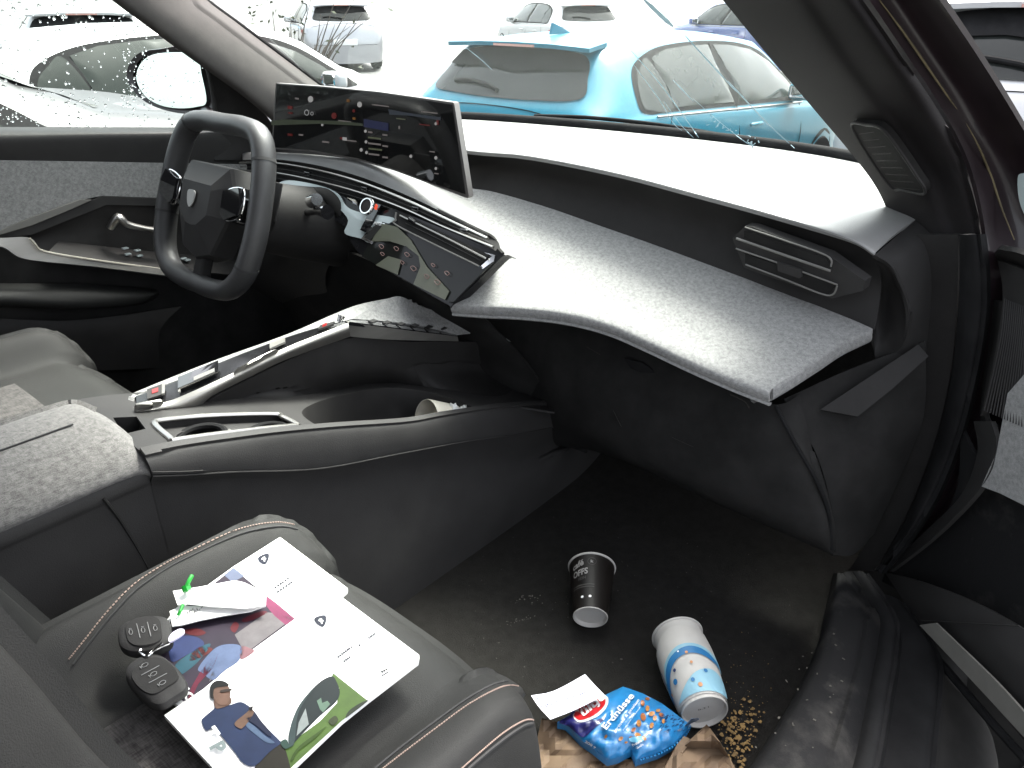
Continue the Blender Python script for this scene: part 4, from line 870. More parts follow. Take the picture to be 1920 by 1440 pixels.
patch('panel_rim', [[dd(1825, 790, .0), dd(1858, 790, .014)], [dd(1832, 850, .0), dd(1868, 845, .02)], [dd(1800, 930, .0), dd(1838, 915, .02)], [dd(1730, 1000, .0), dd(1752, 1006, .01)], [dd(1660, 1068, .0), dd(1668, 1072, .004)]], M['plastic2'], rd, 8, 30, .006)
patch('lower_panel', [[dd(1800, 800, -.004), dd(1870, 900, -.004), dd(2100, 1000, -.004)], [dd(1780, 950, -.004), dd(1880, 1000, -.004), dd(2100, 1150, -.004)], [dd(1650, 1074, -.004), dd(1800, 1120, -.004), dd(2100, 1280, -.004)], [dd(1655, 1085, -.004), dd(1800, 1200, -.004), dd(2100, 1480, -.004)]], M['scuffed'], rd, 24, 24, .006)
patch('door_pocket', [[dd(1658, 1072, .0), dd(1740, 1095, .02), dd(1850, 1140, .03), dd(2000, 1230, .035)], [dd(1690, 1120, .01), dd(1760, 1160, .03), dd(1880, 1230, .045), dd(2000, 1330, .045)], [dd(1722, 1170, .01), dd(1790, 1230, .03), dd(1900, 1340, .04), dd(2000, 1445, .04)]], M['plastic2'], rd, 30, 16, .006)
patch('sill_strip', [[dd(1724, 1172, .055), dd(1835, 1290, .058), dd(1925, 1388, .06), dd(2010, 1480, .06)], [dd(1754, 1168, .055), dd(1860, 1270, .058), dd(1925, 1340, .06), dd(2010, 1425, .06)]], mat('pale_sill_strip', (.16, .155, .14), .5, var=.08), rd, 24, 6, .003)
MB().tube([dd(1715, 1184, .006), dd(1800, 1285, .02), dd(1860, 1355, .03), dd(1930, 1432, .035), dd(2020, 1530, .035)], .006, 8, n=24).build('edge_seal', M['rubber'], rd)
MB().tube([dd(1728, 1164, .03), dd(1800, 1168, .04), dd(1912, 1174, .05)], .0012, 5, n=14).build('panel_seam', M['plastic2'], rd)
m = MB(); G = [[dd(u, v, -.03) for u, v in ((1875, 500), (2100, 620))], [dd(u, v, -.03) for u, v in ((1660, 1080), (2100, 1600))]]; m.slab(G, .05).build('door_skin', M['bodyblack'], rd)
# door mirror fragment seen past the frame and the hinge tape
MB().box(P(1868, 566, Y=1.24), (.03, .004, .022), Matrix.Rotation(.1, 3, 'Y')).build('wax_plug', mat('amber_wax', (.25, .12, .03), .7, var=.2), rd)
pxpoly('mirror_glass', curve2([(1908, 335), (1918, 325), (1950, 330), (1960, 400), (1930, 412), (1912, 380)], 20), mat('mirror_back', (.5, .6, .6), .2, metal=.6), rd, .004, Y=1.2)
# ============================================================ THINGS ON THE SEAT
ZP = .868
def flatsheet(name, label, cat, corners, z, th=.004):
    q = [P(u, v, Z=z) for u, v in corners]; c = sum(q, V((0, 0, 0)))/len(q); c.z = z-th
    t = thing(name, label, cat, c); return t
def onz(z):
    return dict(Z=z)
# lower brochure (colour picture)
bB = flatsheet('brochure', 'brochure with blurred blue and magenta picture, lying under the one with the man', 'brochure', [(525, 1007)], ZP)
Bq = [(525, 1007), (650, 1103), (600, 1150), (372, 1345), (310, 1300), (250, 1240)]
pxpoly('pages', [(525, 1007), (652, 1103), (651, 1108), (372, 1348), (300, 1300), (255, 1240), (330, 1140), (438, 1062)], M['white'], bB, .004, Z=ZP)
def gmat(name, col):
    g_ = sum(col)/3; return mat(name, tuple((g_+(c-g_)*.9)*.24 for c in col), .5, spec=.3, var=.12, vscale=60)
for nm, q, col in (('picture_field', [(438, 1065), (458, 1082), (497, 1115), (553, 1160), (440, 1242), (350, 1318), (300, 1290), (270, 1240), (330, 1150)], (.10, .07, .12)),
                   ('picture_sky', [(438, 1064), (458, 1080), (436, 1092), (420, 1078)], (.38, .45, .70)),
                   ('picture_blue', [(318, 1205), (345, 1192), (372, 1196), (382, 1210), (350, 1228), (322, 1240)], (.08, .13, .42)),
                   ('picture_cyan', [(330, 1245), (372, 1215), (395, 1208), (372, 1240), (345, 1262), (335, 1262)], (.06, .26, .36)),
                   ('picture_lightblue', [(372, 1252), (400, 1218), (425, 1208), (452, 1212), (448, 1238), (420, 1258), (400, 1275), (380, 1262)], (.32, .45, .82)),
                   ('picture_grey', [(440, 1190), (500, 1148), (520, 1150), (548, 1160), (440, 1240), (392, 1278), (398, 1258), (452, 1232), (452, 1212)], (.50, .45, .47)),
                   ('picture_magenta', [(496, 1114), (520, 1132), (553, 1160), (536, 1172), (515, 1155), (499, 1136)], (.62, .08, .26)),
                   ('picture_magenta', [(392, 1238), (410, 1226), (400, 1252), (372, 1282), (362, 1303), (352, 1312), (358, 1290), (374, 1262)], (.40, .03, .10)),
                   ('picture_rose', [(452, 1212), (470, 1216), (476, 1222), (452, 1236)], (.75, .35, .4)),
                   ('picture_red', [(346, 1182), (368, 1178), (386, 1186), (372, 1192), (350, 1188)], (.30, .03, .04)),
                   ('picture_red', [(362, 1222), (378, 1212), (398, 1216), (392, 1224), (370, 1236), (355, 1238)], (.40, .06, .05)),
                   ('picture_red', [(432, 1178), (440, 1166), (448, 1172), (440, 1186)], (.35, .03, .05)),
                   ('picture_red', [(455, 1160), (490, 1146), (500, 1150), (462, 1166)], (.30, .03, .06))):
    pxpoly(nm, curve2(q, 40) if nm not in ('picture_field', 'picture_magenta', 'picture_sky', 'picture_grey') else q, gmat('print_'+nm, col), bB, 0, Z=ZP, lift={'picture_field': .0004}.get(nm, .0008))
def shield(par, o, ex, ey, z, lift=.0012):
    m1 = [(-1, .9), (0, 1.1), (1, .9), (1.05, .1), (.6, -.8), (0, -1.3), (-.6, -.8), (-1.05, .1)]
    pxpoly('emblem', [(o[0]+ex[0]*x+ey[0]*y, o[1]+ex[1]*x+ey[1]*y) for x, y in curve2(m1, 30)], gmat('emblem_navy', (.03, .04, .09)), par, 0, Z=z, lift=lift)
    m2 = [(-.5, .2), (-.1, .5), (.3, .4), (.15, .2), (.4, .0), (.3, -.3), (.1, -.1), (.1, -.6), (-.1, -.65), (-.15, -.1)]
    pxpoly('emblem_figure', [(o[0]+ex[0]*x+ey[0]*y, o[1]+ex[1]*x+ey[1]*y) for x, y in m2], M['white'], par, 0, Z=z, lift=lift+.0005)
shield(bB, (495, 1048), (9.5, -4), (-2, -7.5), ZP)
def micro(par, o, ex, n, z, s=1.0, mt=None, seed=1, row=1):
    r = random.Random(seed); m = MB()
    for k in range(n):
        t = (k+r.uniform(-.1, .1))/n; u, v = o[0]+ex[0]*t, o[1]+ex[1]*t; a, b = ex[0]/n*.72, ex[1]/n*.72; q_ = 2.6*s/math.hypot(*ex); c_, d_ = ex[1]*q_, -ex[0]*q_
        pxpoly('', [(u, v), (u+a, v+b), (u+a+c_, v+b+d_), (u+c_, v+d_)], None, None, 0, mb=m, Z=z, lift=.0012)
    m.build('small_print', mt or M['greyink'], par)
micro(bB, (516, 1104), (28, -20), 6, ZP, 1.5); micro(bB, (521, 1112), (30, -21), 6, ZP, 1.5, seed=3)
EXT = lambda o, ex, ey: dict(o=o, ex=ex, ey=ey)
wi = M['white']
pxtext('writing', 'EO', (332, 1286), (26, 40), (14, -9), wi, bB, .0014, .02, Z=ZP)
# upper brochure (man and green car)
ZA = ZP+.006
bA = flatsheet('brochure', 'brochure on top, printed with a man in a blue jumper beside a green car', 'brochure', [(550, 1300)], ZA)
Aq = [(308, 1341), (470, 1232), (555, 1160), (632, 1113), (786, 1228), (784, 1240), (690, 1312), (640, 1352), (556, 1432), (500, 1490), (455, 1500)]
pxpoly('pages', Aq, M['white'], bA, .005, Z=ZA)
shield(bA, (602, 1164), (10, -3), (-3, -8.5), ZA)
micro(bA, (634, 1234), (28, -21), 8, ZA, 1.5, seed=5); micro(bA, (645, 1242), (14, -10), 4, ZA, 1.5, seed=6); micro(bA, (674, 1212), (4, -3), 1, ZA, 1.5); micro(bA, (692, 1198), (14, -10), 5, ZA, 1.5, seed=8)
micro(bA, (716, 1262), (12, -7), 3, ZA, 1.6, M['ink'], seed=9); micro(bA, (717, 1268), (12, -7), 4, ZA, 1.2, M['ink'], seed=10)
pr = [('car_paint', [(625, 1262), (690, 1314), (640, 1352), (556, 1430), (545, 1440), (528, 1405), (560, 1382), (600, 1352), (632, 1318), (636, 1290), (622, 1268)], (.22, .42, .06), 1),
      ('car_window', [(545, 1398), (543, 1375), (552, 1340), (568, 1312), (598, 1280), (622, 1268), (632, 1280), (637, 1300), (628, 1318), (600, 1342), (565, 1378)], (.025, .05, .055), 2),
      ('car_window_light', [(556, 1380), (560, 1355), (573, 1328), (579, 1358)], (.75, .85, .82), 3),
      ('car_seat_shape', [(594, 1314), (602, 1308), (604, 1318), (614, 1314), (619, 1320), (606, 1336), (600, 1330)], (.35, .6, .42), 3),
      ('car_pillar', [(543, 1398), (541, 1380), (550, 1345), (566, 1315), (590, 1288), (560, 1335), (552, 1392)], (.10, .17, .17), 3),
      ('car_wheel_arch', [(690, 1314), (676, 1318), (655, 1332), (648, 1346), (660, 1338)], (.04, .07, .03), 2),
      ('car_handle', [(616, 1352), (628, 1342), (634, 1350), (625, 1360)], (.10, .14, .04), 3),
      ('car_shade', [(545, 1424), (560, 1400), (600, 1370), (612, 1362), (590, 1385), (560, 1408), (550, 1425)], (.10, .22, .01), 3),
      ('car_mirror', [(526, 1392), (536, 1386), (544, 1398), (552, 1396), (535, 1404)], (.08, .2, .15), 4)]
for nm, q, col, l in pr:
    pxpoly(nm, curve2(q, 50) if nm not in ('car_paint', 'car_window_light', 'car_seat_shape') else q, gmat('print_'+nm, col), bA, 0, Z=ZA, lift=.0005*l)
man = [('man_trousers', [(500, 1410), (526, 1390), (534, 1402), (545, 1440), (552, 1475), (500, 1490), (478, 1440)], (.06, .05, .03), 2),
       ('man_jumper', [(378, 1352), (382, 1345), (400, 1330), (404, 1326), (430, 1322), (450, 1316), (464, 1322), (478, 1335), (492, 1355), (511, 1375), (524, 1388), (526, 1394), (505, 1410), (478, 1436), (455, 1430), (440, 1410), (415, 1380), (400, 1366), (386, 1370)], (.045, .09, .26), 3),
       ('man_neck', [(404, 1305), (430, 1306), (432, 1320), (405, 1328)], (.38, .20, .13), 4),
       ('man_face', [(398, 1290), (400, 1284), (424, 1284), (430, 1290), (432, 1298), (430, 1312), (422, 1322), (410, 1320), (400, 1308)], (.50, .27, .18), 5),
       ('man_hair', [(394, 1304), (394, 1288), (402, 1278), (414, 1276), (425, 1280), (428, 1286), (404, 1290), (400, 1302), (401, 1310), (396, 1309)], (.02, .016, .014), 6),
       ('man_glasses', [(414, 1294), (432, 1291), (433, 1295), (415, 1298)], (.12, .08, .06), 7),
       ('man_arm', [(440, 1356), (460, 1338), (470, 1330), (476, 1334), (472, 1344), (458, 1362), (450, 1366)], (.48, .26, .16), 5),
       ('man_sleeve', [(478, 1336), (490, 1352), (508, 1374), (504, 1380), (480, 1360), (462, 1348), (474, 1342)], (.02, .035, .12), 5),
       ('man_highlight', [(462, 1352), (478, 1362), (495, 1378), (515, 1392), (500, 1392), (480, 1378), (462, 1362)], (.22, .36, .62), 4),
       ('man_watch', [(466, 1328), (474, 1324), (472, 1332)], (.02, .02, .02), 7)]
for nm, q, col, l in man: pxpoly(nm, curve2(q, 60), gmat('print_'+nm, col), bA, 0, Z=ZA, lift=.0005*l)
pale = gmat('print_letters', (.70, .86, .84))
for s, o in (('T', (378, 1374)), ('P', (392, 1400)), ('E', (412, 1430)), ('U', (432, 1462))):
    pxtext('writing', s, o, (11, 15), (24, -13), wi if s != 'P' else pale, bA, .0045, .05, Z=ZA)
# paper tags with green tie
def tag_(label, q, z):
    t = flatsheet('paper_tag', label, 'tag', q[:1], z)
    pxpoly('card', q, M['white'], t, .0012, Z=z); return t
t1 = tag_('blank white paper tag with green tie at its upper corner', [(324, 1108), (375, 1100), (440, 1088), (458, 1092), (499, 1112), (498, 1135), (460, 1141), (398, 1137), (352, 1132), (333, 1134)], ZP+.014)
t2 = tag_('white paper tag with scribbled code, below the blank one', [(318, 1146), (340, 1136), (400, 1137), (470, 1128), (498, 1136), (470, 1146), (420, 1154), (375, 1163), (340, 1172), (323, 1174)], ZP+.008)
r = random.Random(5); m = MB()
for k in range(15):
    u, v = 350+28*k/15+r.uniform(-1, 1), 1147-4*k/15+r.uniform(-3, 2); a, b, w_ = r.uniform(-3, 4), r.uniform(-4, 2), .0006
    m.tube([P(u, v, Z=ZP+.0095), P(u+a, v+b, Z=ZP+.0095), P(u+a*.2, v+b+3, Z=ZP+.0095)], .0003, 4)
m.build('scribble', M['ink'], t2)
green = mat('green_plastic', (.01, .30, .03), .35, var=.05)
m = MB(); m.tube([P(360, 1079, Z=ZP+.03), P(354, 1090, Z=ZP+.028), P(349, 1101, Z=ZP+.024)], .0022, 8, n=10); m.tube([P(348, 1098, Z=ZP+.024), P(351, 1108, Z=ZP+.02)], .0045, 8); m.tube([P(343, 1134, Z=ZP+.016), P(338, 1146, Z=ZP+.014), P(334, 1153, Z=ZP+.011)], .0018, 8)
m.tube([P(351, 1108, Z=ZP+.02), P(342, 1112, Z=ZP+.004), P(340, 1130, Z=ZP+.004), P(343, 1134, Z=ZP+.016)], .0012, 6, n=14)
tag(m.build('cable_tie', green), 'bright green cable tie threaded through the paper tags', 'cable tie')
# key fobs
def fob(label, c, ex, ey, z0, outline, marks):
    t = thing('key_fob', label, 'key', P(c[0], c[1], Z=z0), 'key fobs on the seat'); o = curve2(outline, 48); G = []
    pz = z0+.013
    def w_(x, y, z): p = P(c[0]+ex[0]*x+ey[0]*y, c[1]+ex[1]*x+ey[1]*y, Z=pz); return V((p.x, p.y, z))
    for s, z in ((.82, z0), (.97, z0+.004), (1, z0+.008), (.96, z0+.0125), (.82, z0+.0150), (.4, z0+.0155), (.01, z0+.0155)): G.append([w_(x*s, y*s, z) for x, y in o])
    mb = MB().grid(G, cu=True); case = mb.build('case', M['plastic2'], t)
    mb = MB()
    for s, z in ((.90, z0+.0142), (.86, z0+.0162), (.01, z0+.0164)): mb.grid([[w_(x*s*.62, y*s*.84, z) for x, y in o], [w_(x*s*.62*.97, y*s*.84*.97, z+.0004) for x, y in o]], cu=True)
    G = [[w_(x*s*.66, y*s*.86, z) for x, y in o] for s, z in ((1.0, z0+.014), (.96, z0+.0166), (.5, z0+.017), (.01, z0+.017))]
    MB().grid(G, cu=True).build('button_pad', M['gloss'] if False else M['plastic'], case)
    gi = mat('fob_print', (.22, .22, .22), .5)
    for x in (-.2, .2): MB().tube([w_(x, -.42, z0+.0176), w_(x+.05, .42, z0+.0176)], .0004, 5).build('divider', gi, case)
    for x in (-.46, 0, .46):
        mb = MB()
        mb.tube([w_(x+.07*math.cos(a), .15*math.sin(a), z0+.0176) for a in [i*.785 for i in range(8)]], .0003, 5, closed=True); mb.tube([w_(x-.05, -.2, z0+.0176), w_(x+.05, -.2, z0+.0176)], .0004, 5)
        mb.build('symbol', gi, case)
    return t
fo_ = [(-1, 0), (-.92, .55), (-.55, .9), (.1, 1), (.7, .9), (1, .6), (1.02, 0), (1, -.6), (.7, -.9), (.1, -1), (-.55, -.9), (-.92, -.55)]
fob('dark key fob beside the paper tags, the farther of two', (270, 1188), (50, -8), (5, 32), .872, fo_, 0)
fob('dark key fob nearest the backrest, partly on the brochure', (290, 1270), (36, 36), (38, -24), .872, fo_, 0)
m = MB(); m.tube([P(262, 1222, Z=.885), P(275, 1230, Z=.888), P(290, 1218, Z=.888), P(305, 1206, Z=.89)], .0016, 8, n=20); m.tube([P(285, 1222, Z=.889), P(300, 1214, Z=.889), P(318, 1206, Z=.889)], .0012, 6, n=12); m.tube([P(262, 1222, Z=.885), P(270, 1208, Z=.885)], .0014, 6)
kr = m.build('ring', M['chrome']); tag(kr, 'silver split ring and chain between the two key fobs', 'key ring'); kr.name = 'key_ring'
tg = flatsheet('key_tag', 'small pale lilac tag hanging on the key ring', 'tag', [(330, 1190)], .888)
pxpoly('plate', curve2([(316, 1197), (322, 1187), (336, 1179), (345, 1180), (344, 1187), (330, 1197), (318, 1203)], 24), mat('lilac_plastic', (.72, .68, .85), .3), tg, .002, Z=.890)

# ============================================================ THINGS ON THE FLOOR
FZ = .502
def cup(name, label, base, mouth, rb, rm, wallm, wallin, parts=None):
    a = (mouth-base); L = a.length; ax = a.normalized(); t = thing(name, label, 'cup', V(((base.x+mouth.x)/2, (base.y+mouth.y)/2, FZ)), 'paper cups on the floor')
    MB().lathe(base, ax, ((0, rb), (L, rm)), 56).build('cup_wall', wallm, t)
    MB().lathe(base, ax, ((L-.001, rm-.0006), (L*.5, (rb+rm)/2-.001), (.012, rb-.001), (.0125, .0001)), 48).build('cup_inside', wallin, t)
    MB().tube([base+ax*L+(ax.orthogonal().normalized()*math.cos(q)+ax.cross(ax.orthogonal().normalized())*math.sin(q))*(rm+.0006) for q in [i*.1257 for i in range(50)]], .0019, 8, closed=True).build('rolled_rim', M['paper'], t)
    bt = MB().lathe(base, ax, ((.0, rb+.0004), (-.0012, rb), (-.0012, rb-.0014), (.006, rb-.0028), (.0062, .0001)), 48).build('cup_base', M['paper'], t)
    return t, ax, L
def cyl(base, ax, L, rb, rm, up, lift=.0006):
    """maps (angle from the side facing 'up', height 0..1) to the cup's wall"""
    a = (up-ax*up.dot(ax)).normalized(); b = ax.cross(a)
    def fn(th, h): r = rb+(rm-rb)*h+lift; return base+ax*(h*L)+(a*math.cos(th)+b*math.sin(th))*r
    return fn
bb = P(1107, 1157, Z=FZ+.030); mm = P(1109, 1090, Z=FZ+.046)
ax0 = (mm-bb).normalized(); mm = bb+ax0*.100
blackcup = mat('brown_black_card', (.008, .0065, .0055), .45, spec=.25, var=.1, vscale=20)
bc, ax1, L1_ = cup('paper_cup', 'black coffee cup lying on the carpet with its white base towards the camera', bb, mm, .0285, .0395, blackcup, mat('cup_inner', (.5, .46, .4), .6))
fn1 = cyl(bb, ax1, L1_, .0285, .0395, (CAM-bb).normalized())
ci = mat('cup_print', (.25, .24, .23), .6); cg = mat('cup_print_dim', (.035, .033, .03), .6)
def ctext(s, th0, h0, w_, hh, mt, sl=0): text('writing', s, lambda x, y: fn1(th0+x*w_, h0+y*hh+x*sl), mt, bc, .03)
sg = 1 if (fn1(.4, .5)-fn1(-.4, .5)).dot(Rv) > 0 else -1
ctext('café', sg*-1.0, .74, sg*.62, .11, ci, .05); ctext('OFFS', sg*-1.0, .585, sg*.82, .11, ci, .03); ctext('FEIN', sg*-.68, .50, sg*.4, .05, cg, .02)
def cline(h, th0, th1, mt, w_=.008): MB().grid([[fn1(sg*(th0+(th1-th0)*i/14), h) for i in range(15)], [fn1(sg*(th0+(th1-th0)*i/14), h+w_) for i in range(15)]]).build('printed_line', mt, bc)
cline(.40, -1.1, .15, cg, .02); cline(.36, -1.1, .15, cg, .02)
for th in (-.48, -.05): mapped([(.05*math.cos(i*.63), .022*math.sin(i*.63)) for i in range(10)], lambda x, y: fn1(sg*(th+x*1.6), .19+y), 'printed_dot', mat('dot_white', (.8, .8, .78), .6), bc)
MB().grid([[fn1(sg*(-.0+.2*math.cos(i*.3307)), .845+.07*math.sin(i*.3307)) for i in range(20)], [fn1(sg*(0+.185*math.cos(i*.3307)), .845+.062*math.sin(i*.3307)) for i in range(20)]], cu=True).build('printed_ring', cg, bc)
ctext('k', sg*-.07, .82, sg*.14, .05, ci)
# white and blue cup with sleeve
b2 = P(1321, 1335, Z=FZ+.037); m2 = P(1270, 1192, Z=FZ+.045); ax2 = (m2-b2).normalized(); L2 = (m2-b2).length
wc2, _, _ = cup('paper_cup', 'tall white cup in a blue printed sleeve, lying beside the peanut bag', b2, m2, .0335, .0385, M['paper'], mat('cup_inner_lilac', (.55, .53, .58), .6))
rb2, rm2 = .0345, .0425
prof = [(.006, rb2-.0006), (.01, rb2+.0012), (L2*.25, rb2+.005), (L2*.5, rb2+.0095), (L2*.68, rb2+.0105)]
fn2a = cyl(b2, ax2, L2, 0, 0, (CAM-b2).normalized())
up2 = (CAM-b2).normalized(); A2 = (up2-ax2*up2.dot(ax2)).normalized(); B2 = ax2.cross(A2)
if B2.dot(Rv) < 0: B2 = -B2
def r2(h): 
    q = [(-.1, rb2), (.0, rb2), (.25, rb2+.0045), (.5, rb2+.0085), (.7, rb2+.0085), (.9, rb2+.006), (1.1, rb2+.002)]
    for (a, x), (b, y) in zip(q, q[1:]):
        if h <= b: return x+(y-x)*(h-a)/(b-a)
    return q[-1][1]
def fn2(th, h, l=.0008):
    fl = 1+.06*math.cos(2*th+.6)*max(0, h-.4)
    return b2+ax2*(h*L2)+(A2*math.cos(th)+B2*math.sin(th))*(r2(h)*fl+l)
G = [[fn2(6.2832*i/60, h*(1 if h < .6 else 1+.0)+(.06*math.sin(6.2832*i/60*1.0+.7)+.05*math.sin(6.2832*i/60*3+2))*max(0, h-.55)*2.6, 0) for i in range(60)] for h in [k/14*.80+.03 for k in range(15)]]
slv = MB().grid(G, cu=True).build('card_sleeve', M['paper'], wc2)
bl = mat('print_mid_blue', (.015, .13, .30), .5); pb = mat('print_pale_blue', (.20, .38, .47), .5); nv = mat('print_navy', (.015, .03, .10), .5); og = mat('print_orange', (.45, .20, .08), .5)
def sl(q, mt, nm, l, n=60): mapped(curve2(q, n), lambda x, y: fn2(x, y, l), nm, mt, slv, step=.12)
sl([(-1.5, .06), (-.5, .05), (.4, .05), (1.5, .05), (1.5, .20), (.9, .30), (.2, .27), (-.5, .14), (-1.0, .06)], pb, 'pale_wave', .0012)
sl([(-1.4, .28), (-1.0, .46), (-.5, .57), (.0, .62), (.6, .60), (1.1, .53), (1.5, .42), (1.5, .34), (1.0, .44), (.4, .49), (-.1, .50), (-.6, .44), (-1.1, .28), (-1.4, .14)], pb, 'pale_wave', .0010)
sl([(-1.35, .22), (-1.0, .40), (-.5, .52), (.1, .575), (.6, .55), (1.1, .46), (1.4, .38), (1.0, .41), (.5, .47), (0, .485), (-.5, .43), (-1.0, .28), (-1.3, .12)], bl, 'blue_wave', .0016)
for x, y, s, mt in ((-.65, .26, .10, bl), (.0, .19, .07, bl), (.55, .27, .07, bl), (-.5, .37, .06, nv), (.15, .38, .05, og), (.2, .12, .08, og), (.1, .50, .05, og), (-1.1, .2, .05, og), (-.15, .54, .03, M['white'])):
    sl([(x+s*math.cos(k*.9), y+s*.32*math.sin(k*.9)) for k in range(7)], mt, 'printed_fleck', .0022, 20)
text('writing', 'erry', lambda x, y: fn2(-1.28+y*.16, .30+x*.24, .0016), nv, slv, .0, .3)
text('writing', '0,3 l', lambda x, y: b2-ax2*.0-ax2*(-.0055)+((A2*(y*.003-.001))+(B2*(x*.016-.008))), M['greyink'], wc2)
# handwritten note
nz = FZ+.055
nt_ = thing('paper_note', 'handwritten lilac-white note tucked over the corner of the peanut bag', 'note', P(1060, 1305, Z=nz))
npl = plane3(P(997, 1306, Z=nz-.01), P(1097, 1265, Z=nz+.005), P(1032, 1348, Z=nz))
patch('sheet', [[P(996, 1304, pl=npl), P(1040, 1291, pl=npl)-V((0, 0, .004)), P(1097, 1264, pl=npl)], [P(1010, 1325, pl=npl), P(1060, 1310, pl=npl)-V((0, 0, .003)), P(1115, 1284, pl=npl)], [P(1032, 1349, pl=npl), P(1080, 1330, pl=npl), P(1134, 1303, pl=npl)]], mat('note_paper', (.62, .61, .68), .6, var=.03), nt_, 14, 10, .0005)
bi = mat('pen_ink', (.05, .05, .12), .6)
for s, o, ex in (('Te 3 pausae', (1004, 1312), (58, -18)), ('my part  you do', (1014, 1326), (84, -26)), ('aus', (1024, 1336), (16, -5))):
    pxtext('handwriting', s, o, ex, (-2.2, -6) if s != 'aus' else (-1, -3), bi, nt_, .003, .012, .3, pl=npl)
MB().tube([P(1040, 1337, pl=npl)-fwd(P(1040, 1337, pl=npl))*.003, P(1098, 1311, pl=npl)-fwd(P(1098, 1311, pl=npl))*.003], .0003, 4).build('pen_line', bi, nt_)
# peanut bag: a pillow on the plane z
BZ = FZ+.045
bo = [(1168, 1287), (1205, 1300), (1240, 1318), (1272, 1342), (1294, 1358), (1286, 1374), (1262, 1397), (1235, 1411), (1200, 1423), (1192, 1425), (1184, 1408), (1174, 1412), (1160, 1420), (1139, 1425), (1110, 1402), (1090, 1388), (1072, 1370), (1060, 1358), (1045, 1354), (1062, 1344), (1085, 1330), (1110, 1314), (1136, 1302)]
def edge_d(u, v):
    best = 1e9
    for (a, b), (c, d) in zip(bo, bo[1:]+bo[:1]):
        L = (c-a)**2+(d-b)**2; t = max(0, min(1, ((u-a)*(c-a)+(v-b)*(d-b))/L)); best = min(best, math.hypot(u-a-(c-a)*t, v-b-(d-b)*t))
    return best
def bagz(u, v, l=0):
    d = edge_d(u, v); h = .024*(1-math.exp(-d/20)); n_ = noise.noise(V((u*.05, v*.05, 1)))*.007*min(1, d/12)+noise.noise(V((u*.10, v*.02, 4)))*.002
    p = P(u, v, Z=BZ); return V((p.x, p.y, BZ+h*.8+n_+l))
# keep the bag where it is seen: height moves it slightly, so the base is solved first
def bagp(u, v, l=0):
    h = bagz(u, v).z; p = P(u, v, Z=h); return p-fwd(p)*l
bag = thing('peanut_bag', 'opened sky-blue bag of salted peanuts lying on brown paper', 'snack bag', P(1170, 1360, Z=FZ+.02))
foil = mat('blue_foil', (.012, .13, .31), .3, var=.08, vscale=25, coat=.3, bump=.2, bscale=60, bdist=.003)
v_, F_ = tri2d(bo, step=6); top_ = [bagp(q[0], q[1]) for q in v_]; n0 = len(top_); bot = [V((p.x, p.y, BZ-.012)) for p in top_]
e_ = {}
for f in F_:
    for a, c in zip(f, f[1:]+f[:1]): k_ = (min(a, c), max(a, c)); e_[k_] = e_.get(k_, 0)+1
fc = list(F_)+[tuple(n0+i for i in f) for f in F_]+[(a, c, n0+c, n0+a) for (a, c), q in e_.items() if q == 1]
film = obj('film', top_+bot, fc, foil, bag, 80)
def bp_(q, mt, nm, l=.0015, n=0, st=5): mapped(curve2(q, n) if n else q, lambda u, v: bagp(u, v, l), nm, mt, film, step=st)
bp_([(1048, 1354), (1066, 1343), (1078, 1333), (1110, 1350), (1135, 1345), (1118, 1362), (1095, 1382), (1080, 1374), (1066, 1362)], mat('bag_indigo', (.012, .012, .08), .3, coat=.4), 'indigo_corner', .0014, 40)
bp_([(1078, 1349), (1074, 1340), (1082, 1330), (1108, 1311), (1128, 1303), (1140, 1308), (1138, 1325), (1122, 1342), (1100, 1352), (1086, 1354)], mat('bag_white', (.5, .5, .5), .3), 'white_oval', .0020, 40)
bp_([(1078, 1345), (1077, 1338), (1085, 1328), (1108, 1311), (1127, 1304), (1135, 1309), (1133, 1323), (1118, 1338), (1098, 1348), (1086, 1350)], mat('bag_red', (.32, .006, .01), .3, coat=.4), 'red_oval', .0026, 40)
mw = mat('bag_lettering', (.6, .6, .6), .35)
def btext(s, o, ex, ey, mt=None, l=.0045, b=.02): text('writing', s, lambda x, y: bagp(o[0]+ex[0]*x+ey[0]*y, o[1]+ex[1]*x+ey[1]*y, l), mt or mw, film, b)
btext('ültje', (1093, 1344), (44, -37), (-8, -12), b=.03)
btext('Erdnüsse', (1136, 1369), (54, -64), (-10, -7), b=.02)
btext('geröstet & gesalzen', (1153, 1374), (46, -61), (-4, -3), b=.0)
btext('knackig leicht im Geschmack', (1169, 1370), (32, -44), (-1.6, -1.2), b=0)
btext('Protein', (1187, 1400), (17, -10), (-3, -4), b=.02); btext('Quelle', (1193, 1405), (14, -8), (-2, -3.4), b=.0)
btext('200 g', (1096, 1392), (20, 12), (2, -4), b=.02)
nut = mat('roasted_nut', (.30, .13, .035), .4, var=.35, vscale=300, coat=.2); nut2 = mat('roasted_nut_dark', (.20, .06, .012), .4, var=.2, vscale=300)
r = random.Random(11)
